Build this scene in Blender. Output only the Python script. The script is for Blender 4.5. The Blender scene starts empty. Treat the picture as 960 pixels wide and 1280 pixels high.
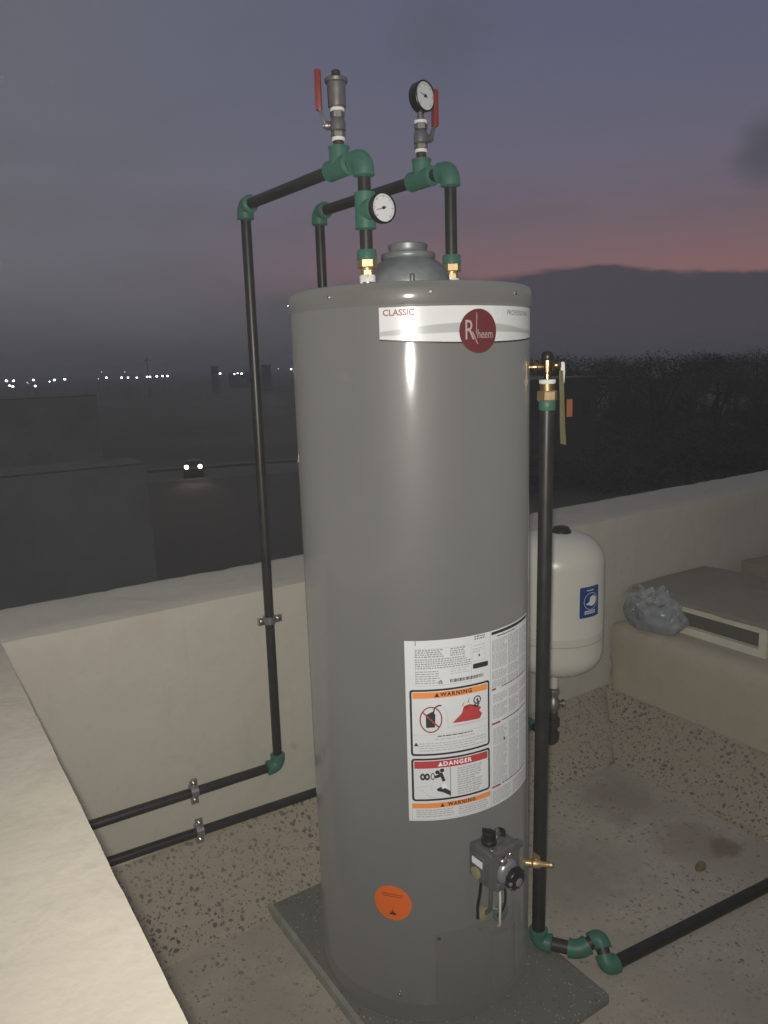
import bpy, bmesh, math, random
from math import sin, cos, pi, radians, hypot, atan2, sqrt
from mathutils import Vector, Matrix, noise
random.seed(11)
sc = bpy.context.scene
COL = sc.collection

# ------------------------------------------------------------------ camera
# world axes follow the roof: +x along the back parapet, +y towards it, z = 0 on top of the plinth under the heater
CAMP = Vector((0, 0, 1.325)); PITCH = radians(11.1); ROLL = radians(1.9); YAW = radians(33)
Fh = Vector((sin(YAW), cos(YAW), 0)); R0 = Vector((cos(YAW), -sin(YAW), 0))
FW = Fh*cos(PITCH) + Vector((0, 0, -sin(PITCH))); U0 = R0.cross(FW)
RT = R0*cos(ROLL) - U0*sin(ROLL); UP = U0*cos(ROLL) + R0*sin(ROLL)
cd = bpy.data.cameras.new('camera'); cam = bpy.data.objects.new('camera', cd); COL.objects.link(cam)
cam.matrix_world = Matrix(((RT.x, UP.x, -FW.x, CAMP.x), (RT.y, UP.y, -FW.y, CAMP.y), (RT.z, UP.z, -FW.z, CAMP.z), (0, 0, 0, 1)))
cd.sensor_fit = 'HORIZONTAL'; cd.sensor_width = 36; cd.lens = 36.0; cd.clip_start = 0.02; cd.clip_end = 20000
sc.camera = cam
sc.render.resolution_x = 768; sc.render.resolution_y = 1024

# ------------------------------------------------------------------ view
cy = sc.cycles; cy.max_bounces = 6; cy.diffuse_bounces = 3; cy.glossy_bounces = 3; cy.transmission_bounces = 3; cy.transparent_max_bounces = 6; cy.volume_bounces = 0
cy.caustics_reflective = False; cy.caustics_refractive = False
sc.view_settings.view_transform = 'Standard'; sc.view_settings.look = 'None'
sc.view_settings.exposure = 0.0; sc.view_settings.gamma = 1.0; sc.view_settings.use_curve_mapping = False

# ------------------------------------------------------------------ world: dusk sky, sun just gone down on the right
SUNAZ = radians(62)            # measured from +y towards +x
world = bpy.data.worlds.new('World'); sc.world = world; world.use_nodes = True
wn = world.node_tree; wn.nodes.clear()
def N(t, ty, **kw):
    n = t.nodes.new(ty)
    for k, v in kw.items():
        if k in n.bl_rna.properties: setattr(n, k, v)
        else: n.inputs[k].default_value = v
    return n
def mth(t, op, a, b=None, c=None, clamp=False):
    n = t.nodes.new('ShaderNodeMath'); n.operation = op; n.use_clamp = clamp
    for i, x in enumerate((a, b, c)):
        if x is None: continue
        if isinstance(x, (int, float)): n.inputs[i].default_value = x
        else: t.links.new(x, n.inputs[i])
    return n.outputs[0]
def mixc(t, fac, a, b, mode='MIX'):
    n = t.nodes.new('ShaderNodeMix'); n.data_type = 'RGBA'; n.blend_type = mode
    for s, x in ((n.inputs[0], fac), (n.inputs[6], a), (n.inputs[7], b)):
        if isinstance(x, (int, float)): s.default_value = x
        elif isinstance(x, tuple): s.default_value = (*x, 1) if len(x) == 3 else x
        else: t.links.new(x, s)
    return n.outputs[2]
def ramp(t, fac, stops):
    n = t.nodes.new('ShaderNodeValToRGB'); e = n.color_ramp.elements
    while len(e) < len(stops): e.new(0.5)
    for q, (p, c) in zip(e, stops):
        q.position = p; q.color = (*c, 1) if len(c) == 3 else c
    t.links.new(fac, n.inputs[0]); return n.outputs[0]
def sstep(t, x, lo, hi):
    n = t.nodes.new('ShaderNodeMapRange'); n.interpolation_type = 'SMOOTHSTEP'
    n.inputs[1].default_value = lo; n.inputs[2].default_value = hi
    t.links.new(x, n.inputs[0]); return n.outputs[0]
tc = wn.nodes.new('ShaderNodeTexCoord')
sep = wn.nodes.new('ShaderNodeSeparateXYZ'); wn.links.new(tc.outputs['Generated'], sep.inputs[0])
dx, dy, dz = sep.outputs
sky = wn.nodes.new('ShaderNodeTexSky'); sky.sky_type = 'NISHITA'; sky.sun_disc = False
sky.sun_elevation = radians(-1.5); sky.sun_rotation = SUNAZ; sky.altitude = 50; sky.dust_density = 2.0
# how far a direction turns towards the sunset: 1 = there, -1 = opposite
toward = mth(wn, 'ADD', mth(wn, 'MULTIPLY', dx, sin(SUNAZ)), mth(wn, 'MULTIPLY', dy, cos(SUNAZ)))
base = ramp(wn, dz, [(0.0, (.096, .088, .110)), (0.12, (.122, .104, .135)), (0.22, (.120, .115, .164)), (0.34, (.098, .106, .166)), (0.52, (.084, .095, .156)), (1.0, (.060, .068, .115))])
base = mixc(wn, mth(wn, 'MULTIPLY', sstep(wn, toward, .95, .48), .85), base, (.122, .126, .146))
glow_z = ramp(wn, dz, [(0.0, (.5,)*3), (0.09, (1,)*3), (0.135, (.5,)*3), (0.19, (.14,)*3), (0.27, (0,)*3)])
glow = mth(wn, 'MULTIPLY', glow_z, sstep(wn, toward, .70, 1.0))
base = mixc(wn, glow, base, (.225, .118, .122))
vm = wn.nodes.new('ShaderNodeVectorMath'); vm.operation = 'MULTIPLY'; vm.inputs[1].default_value = (1, 1, 3.2)
wn.links.new(tc.outputs['Generated'], vm.inputs[0])
n1 = N(wn, 'ShaderNodeTexNoise', Scale=5.5, Detail=6.0, Roughness=0.55); wn.links.new(vm.outputs[0], n1.inputs['Vector'])
n2 = N(wn, 'ShaderNodeTexNoise', Scale=2.3, Detail=3.0, Roughness=0.5); wn.links.new(vm.outputs[0], n2.inputs['Vector'])
soft = mth(wn, 'ADD', mth(wn, 'MULTIPLY', sstep(wn, toward, .97, .72), .060), .006)
edge = mth(wn, 'ADD', mth(wn, 'MULTIPLY', mth(wn, 'SUBTRACT', n1.outputs[0], .5), .095), .090)
bank = sstep(wn, mth(wn, 'DIVIDE', mth(wn, 'SUBTRACT', edge, dz), soft), -1.0, 1.0)
bankc = mixc(wn, sstep(wn, toward, .75, .97), (.080, .080, .088), (.050, .048, .065))
bankc = mixc(wn, sstep(wn, dz, .07, .0), bankc, (.054, .053, .061))
base = mixc(wn, mth(wn, 'MULTIPLY', bank, .96), base, bankc)
# loose high cloud scraps, only just darker than the air
scr = mth(wn, 'MULTIPLY', sstep(wn, n2.outputs[0], .56, .72), sstep(wn, dz, .16, .26))
base = mixc(wn, mth(wn, 'MULTIPLY', scr, .22), base, (.062, .060, .078))
def cloudlet(d, r, amt, col, base):
    d = d.normalized(); c = N(wn, 'ShaderNodeVectorMath', operation='DISTANCE'); c.inputs[1].default_value = d; wn.links.new(tc.outputs['Generated'], c.inputs[0])
    q = mth(wn, 'ADD', c.outputs['Value'], mth(wn, 'MULTIPLY', mth(wn, 'SUBTRACT', n1.outputs[0], .5), r*1.7))
    n = wn.nodes.new('ShaderNodeMapRange'); n.interpolation_type = 'SMOOTHSTEP'; n.inputs[1].default_value = r; n.inputs[2].default_value = r*.2; wn.links.new(q, n.inputs[0])
    return mixc(wn, mth(wn, 'MULTIPLY', n.outputs[0], amt), base, col)
base = cloudlet(FW+RT*.50+UP*.475, .045, .8, (.068, .068, .088), base)
base = cloudlet(FW+RT*.07+UP*.615, .07, .30, (.075, .075, .098), base)
# thin grey veil lying over the pink
veil = mth(wn, 'MULTIPLY', mth(wn, 'MULTIPLY', sstep(wn, dz, .135, .165), sstep(wn, dz, .215, .18)), sstep(wn, n1.outputs[0], .36, .62))
base = mixc(wn, mth(wn, 'MULTIPLY', veil, .25), base, (.092, .082, .094))
nish = mixc(wn, 1.0, base, mixc(wn, .004, (0, 0, 0), sky.outputs[0]), 'ADD')
bg = wn.nodes.new('ShaderNodeBackground'); bg.inputs[1].default_value = 1.0
wo = wn.nodes.new('ShaderNodeOutputWorld')
wn.links.new(nish, bg.inputs[0]); wn.links.new(bg.outputs[0], wo.inputs[0])

# ------------------------------------------------------------------ the photographer's flash: it lit this picture and shows as the hot spot on the jacket
fl = bpy.data.lights.new('phone_flash', 'SPOT'); fl.energy = 88; fl.color = (1.0, .958, .878)
fl.spot_size = radians(126); fl.spot_blend = 1.0; fl.shadow_soft_size = .016
flo = bpy.data.objects.new('phone_flash', fl); COL.objects.link(flo)
flo.location = CAMP - R0*.010 + Vector((0, 0, .006))
aim = (FW*1.0 - RT*.02 + UP*.06).normalized()
flo.rotation_euler = aim.to_track_quat('-Z', 'Y').to_euler()

# ------------------------------------------------------------------ materials
MATS = {}
def mat(name, col, rough=.5, metal=0., var=.0, scale=20., bump=0., bscale=None, spec=.5, extra=None):
    if name in MATS: return MATS[name]
    m = bpy.data.materials.new(name); m.use_nodes = True; t = m.node_tree; b = t.nodes['Principled BSDF']
    b.inputs['Base Color'].default_value = (*col, 1); b.inputs['Roughness'].default_value = rough
    b.inputs['Metallic'].default_value = metal; b.inputs['Diffuse Roughness'].default_value = .9 if 'paint' in name else (.25 if metal < .3 else 0.); b.inputs['Specular IOR Level'].default_value = spec
    c = t.nodes.new('ShaderNodeTexCoord')
    if var:
        n = N(t, 'ShaderNodeTexNoise', Scale=scale, Detail=5.0, Roughness=.6); t.links.new(c.outputs['Object'], n.inputs['Vector'])
        lo = tuple(x*(1-var) for x in col); hi = tuple(min(1, x*(1+var)) for x in col)
        t.links.new(ramp(t, n.outputs[0], [(.3, lo), (.7, hi)]), b.inputs['Base Color'])
        t.links.new(mth(t, 'ADD', mth(t, 'MULTIPLY', n.outputs[0], .25), rough-.12, clamp=True), b.inputs['Roughness'])
    if bump:
        n = N(t, 'ShaderNodeTexNoise', Scale=bscale or scale*4, Detail=4.0); t.links.new(c.outputs['Object'], n.inputs['Vector'])
        bp = N(t, 'ShaderNodeBump', Strength=bump, Distance=.004); t.links.new(n.outputs[0], bp.inputs['Height']); t.links.new(bp.outputs[0], b.inputs['Normal'])
    if extra: extra(t, b, c)
    MATS[name] = m; return m
def emit(name, col, s):
    m = bpy.data.materials.new(name); m.use_nodes = True; b = m.node_tree.nodes['Principled BSDF']
    b.inputs['Base Color'].default_value = (*col, 1); b.inputs['Emission Color'].default_value = (*col, 1); b.inputs['Emission Strength'].default_value = s
    MATS[name] = m; return m

def plaster_x(base, dark, speck=.35):
    def ex(t, b, c):
        n = N(t, 'ShaderNodeTexNoise', Scale=3.2, Detail=7.0, Roughness=.62); t.links.new(c.outputs['Object'], n.inputs['Vector'])
        n2 = N(t, 'ShaderNodeTexNoise', Scale=42., Detail=4.0, Roughness=.65); t.links.new(c.outputs['Object'], n2.inputs['Vector'])
        n3 = N(t, 'ShaderNodeTexNoise', Scale=11., Detail=3.0, Roughness=.5); t.links.new(c.outputs['Object'], n3.inputs['Vector'])
        k = mixc(t, mth(t, 'MULTIPLY', sstep(t, n.outputs[0], .48, .72), .55), base, dark)
        k = mixc(t, mth(t, 'MULTIPLY', sstep(t, n2.outputs[0], .50, .72), speck), k, dark)
        k = mixc(t, mth(t, 'MULTIPLY', sstep(t, n3.outputs[0], .70, .78), .45), k, tuple(x*.45 for x in dark))
        st = N(t, 'ShaderNodeVectorMath', operation='MULTIPLY'); st.inputs[1].default_value = (26., 26., 3.); t.links.new(c.outputs['Object'], st.inputs[0])
        n5 = N(t, 'ShaderNodeTexNoise', Scale=1., Detail=3.0, Roughness=.6); t.links.new(st.outputs[0], n5.inputs['Vector'])
        k = mixc(t, mth(t, 'MULTIPLY', sstep(t, n5.outputs[0], .58, .80), .14), k, tuple(x*.6 for x in dark))      # old drip marks
        t.links.new(k, b.inputs['Base Color'])
        bp = N(t, 'ShaderNodeBump', Strength=.5, Distance=.003); t.links.new(n2.outputs[0], bp.inputs['Height'])
        n4 = N(t, 'ShaderNodeTexNoise', Scale=7., Detail=3.0, Roughness=.5, Distortion=.6); t.links.new(c.outputs['Object'], n4.inputs['Vector'])
        bq = N(t, 'ShaderNodeBump', Strength=.35, Distance=.02); t.links.new(n4.outputs[0], bq.inputs['Height']); t.links.new(bp.outputs[0], bq.inputs['Normal']); t.links.new(bq.outputs[0], b.inputs['Normal'])
    return ex
PLASTER = mat('cream_plaster', (.5, .46, .38), .85, spec=.2, extra=plaster_x((.475, .448, .385), (.42, .392, .332)))
COPING = mat('coping_plaster', (.5, .46, .38), .9, spec=.15, extra=plaster_x((.455, .418, .348), (.385, .352, .288), .5))
BLOCK = mat('ledge_plaster', (.42, .38, .29), .85, spec=.2, extra=plaster_x((.43, .388, .31), (.36, .325, .26)))
LID = mat('weathered_lid', (.25, .235, .2), .8, spec=.2, extra=plaster_x((.25, .228, .19), (.19, .175, .148)))

def terrazzo(chipcol, ground, dirt, chip, dens, dirtamt):
    def ex(t, b, c):
        k = ground; nz = N(t, 'ShaderNodeTexNoise', Scale=2.6, Detail=6.0, Roughness=.6); t.links.new(c.outputs['Object'], nz.inputs['Vector'])
        nb = N(t, 'ShaderNodeTexNoise', Scale=30., Detail=3.0); t.links.new(c.outputs['Object'], nb.inputs['Vector'])
        k = mixc(t, mth(t, 'MULTIPLY', nb.outputs[0], .6), ground, tuple(x*.72 for x in ground))
        warp = N(t, 'ShaderNodeVectorMath'); warp.operation = 'ADD'
        wm = N(t, 'ShaderNodeVectorMath'); wm.operation = 'MULTIPLY'; wm.inputs[1].default_value = (.012,)*3
        nv = N(t, 'ShaderNodeTexNoise', Scale=70., Detail=1.0); t.links.new(c.outputs['Object'], nv.inputs['Vector'])
        t.links.new(nv.outputs['Color'], wm.inputs[0]); t.links.new(c.outputs['Object'], warp.inputs[0]); t.links.new(wm.outputs[0], warp.inputs[1])
        for sc_, cut, cc in ((chip, .36, chipcol), (chip*1.9, .42, tuple(x*1.7 for x in chipcol)), (chip*1.5, .26, (.50, .46, .39))):
            vo = N(t, 'ShaderNodeTexVoronoi', Scale=sc_); t.links.new(warp.outputs[0], vo.inputs['Vector'])
            hs = N(t, 'ShaderNodeSeparateColor'); t.links.new(vo.outputs['Color'], hs.inputs[0])
            pick = mth(t, 'LESS_THAN', hs.outputs[0], dens)
            size = mth(t, 'MULTIPLY', hs.outputs[1], cut*1.5)
            m_ = mth(t, 'MULTIPLY', pick, sstep(t, mth(t, 'SUBTRACT', size, vo.outputs['Distance']), -.05, .09))
            k = mixc(t, mth(t, 'MULTIPLY', m_, .78), k, cc)
        k = mixc(t, mth(t, 'MULTIPLY', sstep(t, nz.outputs[0], .42, .62), dirtamt), k, dirt)
        t.links.new(k, b.inputs['Base Color'])
        bp = N(t, 'ShaderNodeBump', Strength=.15, Distance=.002); t.links.new(nb.outputs[0], bp.inputs['Height']); t.links.new(bp.outputs[0], b.inputs['Normal'])
    return ex
TERR = mat('terrazzo_skirting', (.4, .35, .26), .6, spec=.3, extra=terrazzo((.14, .125, .12), (.72, .645, .525), (.60, .54, .44), 78., .50, .35))
def floor_x(t, b, c):
    terrazzo((.13, .118, .10), (.42, .38, .318), (.325, .292, .243), 88., .28, .8)(t, b, c)
    col = b.inputs['Base Color'].links[0].from_socket
    sp = N(t, 'ShaderNodeSeparateXYZ'); t.links.new(c.outputs['Object'], sp.inputs[0])
    nn = N(t, 'ShaderNodeTexNoise', Scale=14., Detail=5.0, Roughness=.7); t.links.new(c.outputs['Object'], nn.inputs['Vector'])
    def blot(x, y, r, amt, cc, col):
        d = mth(t, 'SQRT', mth(t, 'ADD', mth(t, 'POWER', mth(t, 'SUBTRACT', sp.outputs[0], x), 2.), mth(t, 'POWER', mth(t, 'SUBTRACT', sp.outputs[1], y), 2.)))
        d = mth(t, 'ADD', d, mth(t, 'MULTIPLY', mth(t, 'SUBTRACT', nn.outputs[0], .5), r*1.6))
        n = t.nodes.new('ShaderNodeMapRange'); n.interpolation_type = 'SMOOTHSTEP'; n.inputs[1].default_value = r; n.inputs[2].default_value = r*.35
        t.links.new(d, n.inputs[0]); return mixc(t, mth(t, 'MULTIPLY', n.outputs[0], amt), col, cc)
    col = blot(1.795, 1.095, .06, .5, (.10, .055, .04), col)        # rusty stain
    col = blot(1.75, 1.17, .12, .28, (.15, .11, .085), col)
    col = blot(1.74, 1.42, .16, .32, (.16, .13, .095), col)
    col = blot(1.35, 1.30, .22, .35, (.19, .18, .16), col)
    t.links.new(col, b.inputs['Base Color'])
FLOOR = mat('terrazzo_floor', (.3, .28, .24), .55, spec=.3, extra=floor_x)
PLINTH = mat('plinth_granite', (.15, .15, .13), .4, spec=.45, extra=terrazzo((.09, .09, .085), (.17, .17, .15), (.14, .142, .125), 130., .4, .5))
def coatx(w, r):
    def ex(t, b, c):
        b.inputs['Coat Weight'].default_value = w
        n = N(t, 'ShaderNodeTexNoise', Scale=9., Detail=6.0, Roughness=.65); t.links.new(c.outputs['Object'], n.inputs['Vector'])
        t.links.new(mth(t, 'ADD', mth(t, 'MULTIPLY', n.outputs[0], r*1.2), r*.4), b.inputs['Coat Roughness'])
    return ex
JACKET = mat('jacket_grey_paint', (.142, .142, .137), .50, var=.03, scale=3., bump=.10, bscale=6., spec=.35, extra=coatx(.8, .12))
CAPM = mat('cap_grey_paint', (.128, .127, .120), .5, spec=.35, extra=coatx(.8, .13))
SEAM = mat('seam_dark', (.04, .04, .038), .5)
HOOD = mat('galvanised_hood', (.21, .225, .23), .42, .35, var=.2, scale=25.)
PIPE = mat('black_pipe', (.021, .0205, .019), .38, var=.25, scale=30., spec=.45)
PIPE2 = mat('dark_pipe_end', (.035, .028, .025), .5)
GREEN = mat('green_fitting', (.045, .140, .100), .48, var=.12, scale=18., spec=.45)
BRASS = mat('brass', (.58, .42, .22), .42, .75, var=.12, scale=60.)
CHROME = mat('chrome', (.55, .53, .50), .28, .95, var=.08, scale=80.)
STEEL = mat('nickel_steel', (.36, .34, .31), .36, .85, var=.12, scale=60.)
ZINC = mat('zinc_clamp', (.42, .42, .41), .35, .85)
TAPE = mat('white_thread_tape', (.75, .74, .70), .7)
RED = mat('red_handle_sleeve', (.24, .030, .020), .5)
BLACKP = mat('black_plastic', (.012, .012, .012), .35)
DIAL = mat('dial_white', (.62, .63, .63), .45)
INK = mat('black_print', (.025, .025, .027), .5)
GREYINK = mat('grey_print', (.22, .22, .23), .6)
SOFTINK = mat('pale_grey_print', (.40, .40, .41), .6)
PAPER = mat('label_paper', (.60, .61, .62), .38, var=.03, scale=8.)
BAND = mat('band_white', (.60, .61, .61), .26, var=.02, scale=9.)
BANDG = mat('band_grey_wave', (.40, .405, .405), .28)
BADGE = mat('badge_maroon', (.115, .020, .022), .35)
BADGEL = mat('badge_silver_letter', (.36, .30, .30), .35)
MAROON = mat('maroon_print', (.28, .06, .06), .5)
ORANGE = mat('orange_print', (.72, .25, .055), .5)
STICK = mat('orange_sticker', (.66, .13, .018), .45)
REDP = mat('red_print', (.42, .045, .045), .5)
VALVEG = mat('valve_grey_cast', (.16, .16, .158), .36, .4, var=.15, scale=50.)
VALVEL = mat('valve_light_grey', (.30, .30, .30), .3, .45)
CREAM = mat('tank_cream_enamel', (.60, .585, .52), .3, var=.03, scale=6., spec=.5)
SEAMC = mat('tank_seam_shade', (.40, .38, .31), .5)
BLUE = mat('blue_label', (.012, .045, .19), .4)
WHITE = mat('white_print', (.7, .72, .75), .5)
YEL = mat('yellow_plastic', (.24, .23, .12), .5)
TAG = mat('olive_paper_tag', (.22, .21, .085), .6, var=.15, scale=40.)
WIRE = mat('white_wire', (.62, .60, .52), .5)
FRAME = mat('cream_frame', (.60, .57, .48), .6, var=.1, scale=12.)
GRILLE = mat('dark_grille', (.12, .115, .095), .7)
GLASS = mat('sight_glass', (.10, .13, .12), .15)
LEAF = mat('dry_leaf', (.17, .145, .075), .7, var=.2, scale=90.)

# ------------------------------------------------------------------ mesh helpers
class MB:
    def __init__(s): s.bm = bmesh.new()
    def box(s, x0, y0, z0, x1, y1, z1, M=None, bev=0.):
        b2 = bmesh.new(); bmesh.ops.create_cube(b2, size=1)
        for v in b2.verts: v.co = Vector(((x0+x1)/2+v.co.x*(x1-x0), (y0+y1)/2+v.co.y*(y1-y0), (z0+z1)/2+v.co.z*(z1-z0)))
        if bev: bmesh.ops.bevel(b2, geom=b2.edges[:], offset=bev, segments=2, affect='EDGES', profile=.6)
        if M: bmesh.ops.transform(b2, matrix=M, verts=b2.verts)
        s.merge(b2); return s
    def merge(s, b2):
        me = bpy.data.meshes.new('tmp'); b2.to_mesh(me); b2.free(); s.bm.from_mesh(me); bpy.data.meshes.remove(me)
    def sweep(s, pts, r, seg=20, cap=True):
        pts = [Vector(p) for p in pts]; n = len(pts)
        if not isinstance(r, (list, tuple)): r = [r]*n
        tans = []
        for i in range(n):
            a = pts[max(i-1, 0)]; b = pts[min(i+1, n-1)]
            if i and i < n-1:
                d1 = (pts[i]-pts[i-1]); d2 = (pts[i+1]-pts[i])
                d1 = d1.normalized() if d1.length > 1e-9 else d2.normalized(); d2 = d2.normalized() if d2.length > 1e-9 else d1
                t = (d1+d2).normalized()
            else: t = (b-a).normalized()
            tans.append(t)
        t0 = tans[0]; ref = Vector((0, 0, 1)) if abs(t0.z) < .9 else Vector((1, 0, 0))
        x = (ref - t0*ref.dot(t0)).normalized(); rings = []
        for i in range(n):
            t = tans[i]; x = (x - t*x.dot(t)).normalized(); y = t.cross(x)
            rings.append([s.bm.verts.new(pts[i] + (x*cos(2*pi*k/seg)+y*sin(2*pi*k/seg))*r[i]) for k in range(seg)])
        for a, b in zip(rings, rings[1:]):
            for k in range(seg): s.bm.faces.new((a[k], a[(k+1) % seg], b[(k+1) % seg], b[k]))
        if cap:
            s.bm.faces.new(rings[0][::-1]); s.bm.faces.new(rings[-1])
        return s
    def lathe(s, c, ax, prof, seg=24):      # prof: (distance along ax, radius)
        c = Vector(c); ax = Vector(ax).normalized()
        ref = Vector((0, 0, 1)) if abs(ax.z) < .9 else Vector((0, -1, 0))
        x = (ref-ax*ref.dot(ax)).normalized(); y = ax.cross(x); rings = []
        for h, r in prof:
            rings.append([s.bm.verts.new(c+ax*h+(x*cos(2*pi*k/seg)+y*sin(2*pi*k/seg))*max(r, 1e-5)) for k in range(seg)])
        for a, b in zip(rings, rings[1:]):
            for k in range(seg): s.bm.faces.new((a[k], a[(k+1) % seg], b[(k+1) % seg], b[k]))
        s.bm.faces.new(rings[0][::-1]); s.bm.faces.new(rings[-1]); return s
    def poly(s, pts, thick=None):
        vs = [s.bm.verts.new(p) for p in pts]; f = s.bm.faces.new(vs)
        if thick:
            g = bmesh.ops.extrude_face_region(s.bm, geom=[f]); bmesh.ops.translate(s.bm, verts=[v for v in g['geom'] if isinstance(v, bmesh.types.BMVert)], vec=thick)
        return s
def obj(name, mb, m, parent=None, smooth=None):
    bm = mb.bm if isinstance(mb, MB) else mb
    bmesh.ops.recalc_face_normals(bm, faces=bm.faces[:])
    me = bpy.data.meshes.new(name)
    if parent:
        root = Vector((0, 0, 0)); p = parent
        while p: root += p.location; p = p.parent
        bmesh.ops.translate(bm, verts=bm.verts[:], vec=-root)
    if smooth is not None:
        for f in bm.faces: f.smooth = True
        for e in bm.edges:
            e.smooth = not (len(e.link_faces) == 2 and e.calc_face_angle(0) > radians(smooth))
    bm.to_mesh(me); bm.free()
    o = bpy.data.objects.new(name, me); COL.objects.link(o); o.parent = parent
    if m: me.materials.append(m)
    return o
def thing(name, label, cat, loc, group=None):
    o = bpy.data.objects.new(name, None); COL.objects.link(o); o.location = loc; o.empty_display_size = .05
    o['label'] = label; o['category'] = cat
    if group: o['group'] = group
    return o
def tag(o, label, cat, group=None):
    o['label'] = label; o['category'] = cat
    if group: o['group'] = group
    return o
def struct(o): o['kind'] = 'structure'; return o
def arc(c, a, b, r, n=7):
    """corner point c, coming from direction a (unit, towards the start), leaving along b"""
    a = Vector(a).normalized(); b = Vector(b).normalized(); c = Vector(c); o = c+(a+b)*r; out = []
    for i in range(n+1):
        t = (pi/2)*i/n; out.append(o - b*r*cos(t) - a*r*sin(t))
    return out
def elbow(c, a, b, r, leg):
    a = Vector(a).normalized(); b = Vector(b).normalized(); c = Vector(c)
    bend = min(leg*.62, r*1.0)
    mid = arc(c, a, b, bend)
    mb = MB(); pts = [c+a*(leg+.003), c+a*(leg+.0015), c+a*leg, c+a*(leg-.003), c+a*(leg-.0031)]+mid+[c+b*(leg-.0031), c+b*(leg-.003), c+b*leg, c+b*(leg+.0015), c+b*(leg+.003)]
    rr = [r*.64, r*.76, r*1.04, r*1.04, r*.99]+[r]*len(mid)+[r*.99, r*1.04, r*1.04, r*.76, r*.64]
    return mb.sweep(pts, rr, 24)
def hexnut(mb, c, ax, h, r):
    c = Vector(c); ax = Vector(ax).normalized(); return mb.lathe(c, ax, [(0, r*.93), (h*.12, r), (h*.88, r), (h, r*.93)], 6)

def rough_box(x0, y0, z0, x1, y1, z1, step, amp, seed=0., edge=.004, skip=()):
    """plastered block: a gridded box whose faces and edges wander a little"""
    bm = bmesh.new(); ds = (x1-x0, y1-y0, z1-z0); o = (x0, y0, z0)
    ns = [max(1, min(260, int(round(d/step)))) for d in ds]
    for ax in range(3):
        i, j = [k for k in range(3) if k != ax]
        for side in (0, 1):
            if (ax, side) in skip: continue
            g = []
            for p in range(ns[i]+1):
                row = []
                for q in range(ns[j]+1):
                    co = [0, 0, 0]; co[ax] = o[ax]+side*ds[ax]; co[i] = o[i]+ds[i]*p/ns[i]; co[j] = o[j]+ds[j]*q/ns[j]
                    row.append(bm.verts.new(co))
                g.append(row)
            for p in range(ns[i]):
                for q in range(ns[j]): bm.faces.new((g[p][q], g[p+1][q], g[p+1][q+1], g[p][q+1]))
    bmesh.ops.remove_doubles(bm, verts=bm.verts[:], dist=1e-5)
    for v in bm.verts:
        c = v.co.copy(); d = [min(abs(c[k]-o[k]), abs(c[k]-o[k]-ds[k])) for k in range(3)]
        on = [k for k in range(3) if d[k] < 1e-5]
        nv = noise.noise_vector(c*7+Vector((seed, 0, 0)))*amp + noise.noise_vector(c*38+Vector((0, seed, 0)))*amp*.6
        for k in range(3):
            if k in on: v.co[k] += nv[k]
        if len(on) >= 2:
            e = edge*(1+1.2*max(0, noise.noise(c*25+Vector((seed,)*3))))
            for k in on: v.co[k] += e if abs(c[k]-o[k]) < 1e-5 else -e
    return bm

# ------------------------------------------------------------------ the roof terrace
FZ = -.022            # floor
WT = .75             # top of the parapets
def grid(x0, y0, x1, y1, z, nx, ny):
    mb = MB(); g = [[mb.bm.verts.new((x0+(x1-x0)*i/nx, y0+(y1-y0)*j/ny, z)) for j in range(ny+1)] for i in range(nx+1)]
    for i in range(nx):
        for j in range(ny): mb.bm.faces.new((g[i][j], g[i+1][j], g[i+1][j+1], g[i][j+1]))
    return mb
struct(obj('terrace_floor', grid(.12, -2.5, 2.3, 1.9, FZ, 4, 4), FLOOR))

pw = thing('parapet_wall', 'long cream plastered parapet behind the water heater with pipes clamped to it', 'wall', (1.5, 1.93, FZ))
obj('wall', rough_box(-.6, 1.80, FZ-.3, 6.2, 2.08, WT, .03, .0012, 3.1, .004, skip=((2, 0),)), PLASTER, pw, 40)
lower = MB().box(-.6, 1.83, -9, 6.2, 2.05, FZ-.29); obj('facade', lower, PLASTER, pw)
# sloping terrazzo skirting along its foot, laid in lengths
def cove(a0, a1, foot, head, ax, mit0=0., mit1=0.):
    """concave terrazzo skirting; runs a0..a1 along ax, from the foot line on the floor up to the head line on the wall"""
    mb = MB(); n = 7; L = 44; g = []
    for i in range(L+1):
        row = []
        for j in range(n+1):
            t = j/n; q = foot+(head-foot)*t; z = FZ-.003+(.150)*t**1.3
            s0 = a0+mit0*(1-t); s1 = a1-mit1*(1-t); p = s0+(s1-s0)*i/L
            w = noise.noise(Vector((p*9, q*9, 0)))*.0022
            row.append(mb.bm.verts.new((p, q+w, z+w) if ax == 'x' else (q+w, p, z+w)))
        g.append(row)
    for i in range(L):
        for j in range(n): mb.bm.faces.new((g[i][j], g[i+1][j], g[i+1][j+1], g[i][j+1]))
    bmesh.ops.solidify(mb.bm, geom=mb.bm.faces[:], thickness=.02)
    return mb
obj('skirting', cove(-.1, 2.125, 1.565, 1.806, 'x', 0, .215), TERR, pw, 60)

pl = thing('parapet_wall', 'low cream parapet with pale bare top that the two pipes pass behind', 'wall', (-.1, .5, FZ))
obj('wall', rough_box(-.42, -1.6, FZ-.3, .146, 1.797, WT-.035, .035, .001, 8.3, .002, skip=((2, 0),)), PLASTER, pl, 40)
obj('coping', rough_box(-.43, -1.6, WT-.036, .1615, 1.798, WT, .018, .0005, 5.7, .0012), COPING, pl, 50)

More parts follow.
